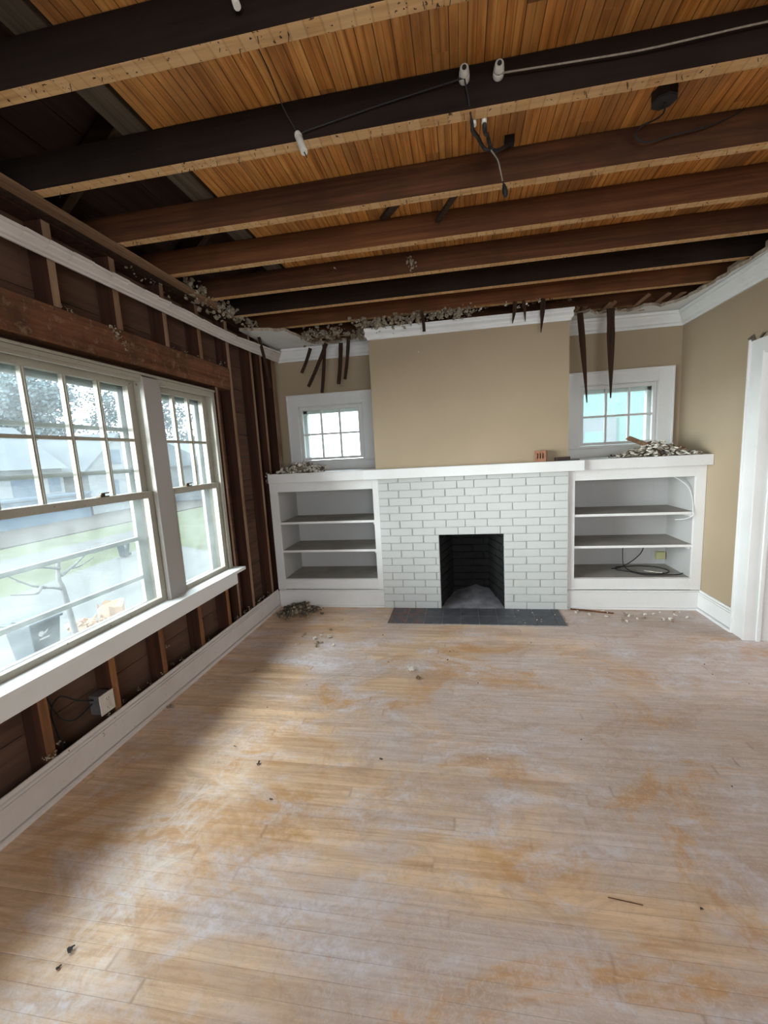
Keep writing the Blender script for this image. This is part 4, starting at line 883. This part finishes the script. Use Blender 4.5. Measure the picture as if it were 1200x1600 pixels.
# ------------------------------------------------------------------ outdoors
b = B(); box(b, -90, -2.02, -60, 90, -2.2, -2.02); box(b, -2.02, 30, 4.45, 90, -2.2, -2.02); struct('lawn', b, 'grass', 'pale winter lawn outside the big window', 'lawn')
b = B(); slab(b, [(-3.2, -6), (-3.2, 11), (-13.9, 17), (-13.2, 11.7), (-12.8, 9.8), (-14.2, 6.4), (-16, -6)], -2.02, -1.99, 0, 0); struct('driveway', b, 'concrete', 'pale concrete driveway below the window', 'driveway')
b = B(); slab(b, [(-15.6, 8.5), (-16.4, 21.5), (-18.2, 21.5), (-19.0, 5)], -2.02, -2.00, 0, 0); slab(b, [(-3.2, 16), (-13.8, 22), (-13, 24.8), (-3, 19)], -2.02, -2.00, 0, 0); struct('path', b, 'asphalt', 'grey street strip across the lawn', 'street')
b = B(); slab(b, [(-21.5, -5), (-21.5, 44), (-29.5, 44), (-29.5, -5)], -2.02, -1.96, 0, 0); struct('verge', b, 'mulch', 'brown verge before the far houses', 'verge')
# grey house opposite
h = thing('grey_house', (-33, 20, -1.5), 'hazy grey roofed house with blue front across the street', 'house')
def gable(bm, x0, x1, y0, y1, ze, zr, mi=0):
    """gable roof, ridge along y"""
    xm = (x0 + x1) / 2; v = [bm.verts.new(p) for p in ((x0, y0, ze), (x1, y0, ze), (xm, y0, zr), (x0, y1, ze), (x1, y1, ze), (xm, y1, zr))]
    for f in ((0, 2, 1), (3, 4, 5), (0, 1, 4, 3), (1, 2, 5, 4), (2, 0, 3, 5)): bm.faces.new([v[i] for i in f]).material_index = mi
b = B(); box(b, -37, -30, 8, 27.4, -2.02, 1.8); obj('walls', b, 'ext_white', h)
b = B(); gable(b, -38, -29.4, 7.5, 27.45, 1.75, 5.0); obj('roof', b, 'ext_roof', h)
for y0, y1, z0, z1 in ((23.6, 25.4, -1.3, 1.1), (26.2, 27.1, .0, 1.2), (20.2, 21.4, .0, 1.2), (17, 19, -1.4, 1.0)):
    b = B(); box(b, -30.03, -29.97, y0, y1, z0, z1); obj('window_opening', b, 'ext_blue', h)
b = B(); box(b, -29.98, -27.8, 18.5, 27.2, -2.02, -.2); box(b, -30, -27.6, 18.4, 27.4, -.25, -.1); obj('porch', b, 'ext_blue', h)
h = thing('white_gabled_house', (-31, 32, -1.5), 'pale white gabled wing seen through the middle panes', 'house')
b = B(); box(b, -36, -28.6, 28.2, 35.5, -2.02, 1.6)
v = [b.verts.new(p) for p in ((-28.6, 28.2, 1.6), (-28.6, 35.5, 1.6), (-28.6, 31.6, 4.3), (-36, 28.2, 1.6), (-36, 35.5, 1.6), (-36, 31.6, 4.3))]
for f in ((0, 1, 2), (3, 5, 4), (0, 2, 5, 3), (1, 4, 5, 2)): b.faces.new([v[i] for i in f])
obj('walls', b, 'ext_white', h)
b = B(); quadbox(b, (-32.3, 31.6, 4.45), (-32.3, 36.3, 1.15), (7.8, 0, 0), (0, .10, .16)); quadbox(b, (-32.3, 31.6, 4.45), (-32.3, 27.6, 1.2), (7.8, 0, 0), (0, -.10, .16)); obj('roof', b, 'ext_roof', h)
for y0, z0 in ((30.6, 1.9), (30.0, -.6), (33.0, -.6)):
    b = B(); box(b, -28.62, -28.56, y0, y0 + 1.0, z0, z0 + 1.2); obj('window_opening', b, 'ext_blue', h)
h = thing('white_bungalow', (-27, 42, -1.5), 'pale low house seen through the narrow window', 'house')
b = B(); box(b, -32, -24, 37.5, 50, -2.02, 1.5); obj('walls', b, 'ext_white', h)
b = B(); gable(b, -33, -23.4, 37, 50.5, 1.45, 3.8); obj('roof', b, 'ext_roof', h)
for y0 in (38.5, 41.5, 45):
    b = B(); box(b, -24.03, -23.96, y0, y0 + 1.3, -.3, 1.0); obj('window_opening', b, 'ext_blue', h)
# trees behind
def big_tree(x, y, hgt, r, label, n_=1500, seed=1):
    rr = random.Random(seed); t = thing('distant_tree', (x, y, -1.5), label, 'tree')
    b = B(); cyl(b, (x, y, -2.02), (x, y, hgt * .5), .35, .2, 10)
    for k in range(9):
        a = rr.random() * 6.28; z = rr.uniform(.15, .5) * hgt; tube(b, [(x, y, z), (x + math.cos(a) * r * .4, y + math.sin(a) * r * .4, z + hgt * .2), (x + math.cos(a) * r * .7, y + math.sin(a) * r * .7, z + hgt * .38)], [.14, .1, .06], 6, n=3)
    obj('trunk', b, 'bark', t)
    b = B(); cl = [(rr.uniform(-1, 1), rr.uniform(-1, 1), rr.uniform(-1, 1)) for _ in range(26)]
    for k in range(n_):
        c = cl[k % 26]; p = Vector((x + c[0] * r * .75 + max(-1.9, min(1.9, rr.gauss(0, 1))) * r * .17, y + c[1] * r * .75 + max(-1.9, min(1.9, rr.gauss(0, 1))) * r * .17, hgt * .66 + c[2] * hgt * .26 + rr.gauss(0, r * .13)))
        u = Vector((rr.gauss(0, 1), rr.gauss(0, 1), rr.gauss(0, 1))).normalized() * r * .026; w_ = u.orthogonal().normalized() * r * .022
        b.faces.new([b.verts.new(p + q) for q in (-u - w_, u * .9 - w_ * .8, u + w_, -u * .7 + w_)])
    obj('crown', b, 'crown', t)
big_tree(-46, 37.5, 12.0, 5.5, 'hazy broad tree behind the white gable', 9000, 2)
big_tree(-44, 53, 12.5, 5.5, 'hazy tree rising behind the rightmost panes of big window', 8000, 3)
big_tree(-52, 27, 10.5, 4.0, 'pale tree over the grey roof at the picture edge', 5000, 4)
big_tree(-39, 68, 11, 5.5, 'pale tree seen through the narrow window', 7000, 5)
# bare little tree
b = B(); tx, ty = -6.5, 5.62
tube(b, [(tx, ty, -2.02), (tx + .06, ty + .02, -1.3), (tx, ty, -.5), (tx - .02, ty - .03, -.25), (tx, ty, 0.05)], [.05, .045, .042, .035, .028], 10)
for q in ([(tx, ty, -.45), (tx, ty - .15, -.38), (tx, ty - .35, -.30), (tx - .1, ty - .62, -.12)], [(tx, ty - .28, -.33), (tx, ty - .5, -.22), (tx, ty - .8, .02)], [(tx, ty, -.22), (tx, ty + .25, -.12), (tx, ty + .5, .02), (tx, ty + .62, .12)], [(tx, ty, -.1), (tx, ty - .3, .0), (tx, ty - .6, .02)], [(tx, ty - .35, -.3), (tx + .2, ty - .6, -.32), (tx + .2, ty - .95, -.22)], [(tx, ty + .2, -.14), (tx - .1, ty + .45, -.18), (tx - .1, ty + .75, -.1)]):
    tube(b, q, [.028, .02, .015, .010, .008], 6)
tag(obj('bare_tree', b, 'bark'), 'small leafless tree standing right outside the lower pane', 'tree')
# bin
def wheelie(cx, cy, s, label, lid_up=0):
    t = thing('wheeled_bin', (cx, cy, -1.99), label, 'bin')
    b = B(); z0, z1 = -1.99 + .03, -1.99 + .93 * s; a0, a1 = .19 * s, .27 * s
    A = [b.verts.new((cx + i * a0, cy + j * a0, z0)) for i, j in ((-1, -1), (1, -1), (1, 1), (-1, 1))]; Bv = [b.verts.new((cx + i * a1, cy + j * a1, z1)) for i, j in ((-1, -1), (1, -1), (1, 1), (-1, 1))]
    b.faces.new(A[::-1]); b.faces.new(Bv)
    for i in range(4): b.faces.new((A[i], A[(i + 1) % 4], Bv[(i + 1) % 4], Bv[i]))
    obj('body', b, 'bin', t, .02)
    b = B(); box(b, cx - a1 - .04, cx + a1 + .03, cy - a1 - .03, cy + a1 + .03, z1, z1 + .05 * s); box(b, cx - a1 * .6, cx + a1 * .6, cy - a1 * .8, cy + a1 * .8, z1 + .05 * s, z1 + .08 * s); obj('lid', b, 'bin', t, .015)
    b = B(); cyl(b, (cx + a0, cy - a0 - .05, z0 + .07), (cx + a0, cy - a0, z0 + .07), .09 * s, seg=16); cyl(b, (cx + a0, cy + a0, z0 + .07), (cx + a0, cy + a0 + .05, z0 + .07), .09 * s, seg=16); obj('wheels', b, 'black', t)
    # pale emblem on the front
    b = B(); xf = cx + a1 - .012; zc = z1 - .2 * s
    cyl(b, (xf - .01, cy - .1, zc + .02), (xf + .004, cy - .1, zc + .02), .045, .045, 16); quadbox(b, (xf, cy - .14, zc - .07), (xf, cy + .03, zc - .07), (.012, 0, 0), (0, 0, .022)); quadbox(b, (xf, cy - .05, zc + .01), (xf, cy + .02, zc + .05), (.012, 0, 0), (0, 0, .03))
    obj('emblem', b, 'binlogo', t)
wheelie(-7.35, 5.72, 1.0, 'dark wheeled trash bin standing on the driveway')
wheelie(-13.2, 14.1, .62, 'small distant bin at the far end of the driveway')
# cut stump and logs
sp = thing('cut_stump', (-8.1, 8.05, -1.99), 'rough cut tree stump with pale wood outside', 'stump')
b = B(); vs = []
for i in range(14):
    a = i * 6.283 / 14; vs.append((-8.1 + math.cos(a) * .26 * random.uniform(.85, 1.15), 8.05 + math.sin(a) * .26 * random.uniform(.85, 1.15)))
A = [b.verts.new((x, y, -1.99)) for x, y in vs]; C = [b.verts.new((x, y, -1.62 + random.uniform(-.08, .08))) for x, y in vs]
b.faces.new(A[::-1]); b.faces.new(C)
for i in range(14): b.faces.new((A[i], A[(i + 1) % 14], C[(i + 1) % 14], C[i]))
obj('stump_body', b, 'cutwood', sp)
b = B(); rn = random.Random(4)
for k in range(40): flake(b, (-8.05 + rn.uniform(-.3, .3), 7.38 + rn.uniform(-.36, .36), -1.9 + rn.uniform(-.05, .16)), rn.uniform(.05, .12), .4, 0, .2, rn)
tag(obj('wood_chips', b, 'cutwood'), 'spread of orange wood chips beside the cut stump', 'wood chips', None, 'stuff')
# neighbour's aqua house beyond the right back window, pale garage beyond the left one
h = thing('aqua_house', (5, 9.5, -1.5), 'aqua lap-sided neighbour house beyond the right back window', 'house')
b = B(); box(b, 1.2, 9, 9.0, 12, -2.02, 6); obj('walls', b, 'aqua', h)
b = B(); box(b, 2.35, 3.05, 8.95, 9.0, 1.0, 1.95); obj('window_trim', b, 'ext_white', h)
b = B(); box(b, 2.45, 2.80, 8.94, 8.96, 1.1, 1.7); obj('window_glass', b, 'aqua', h)
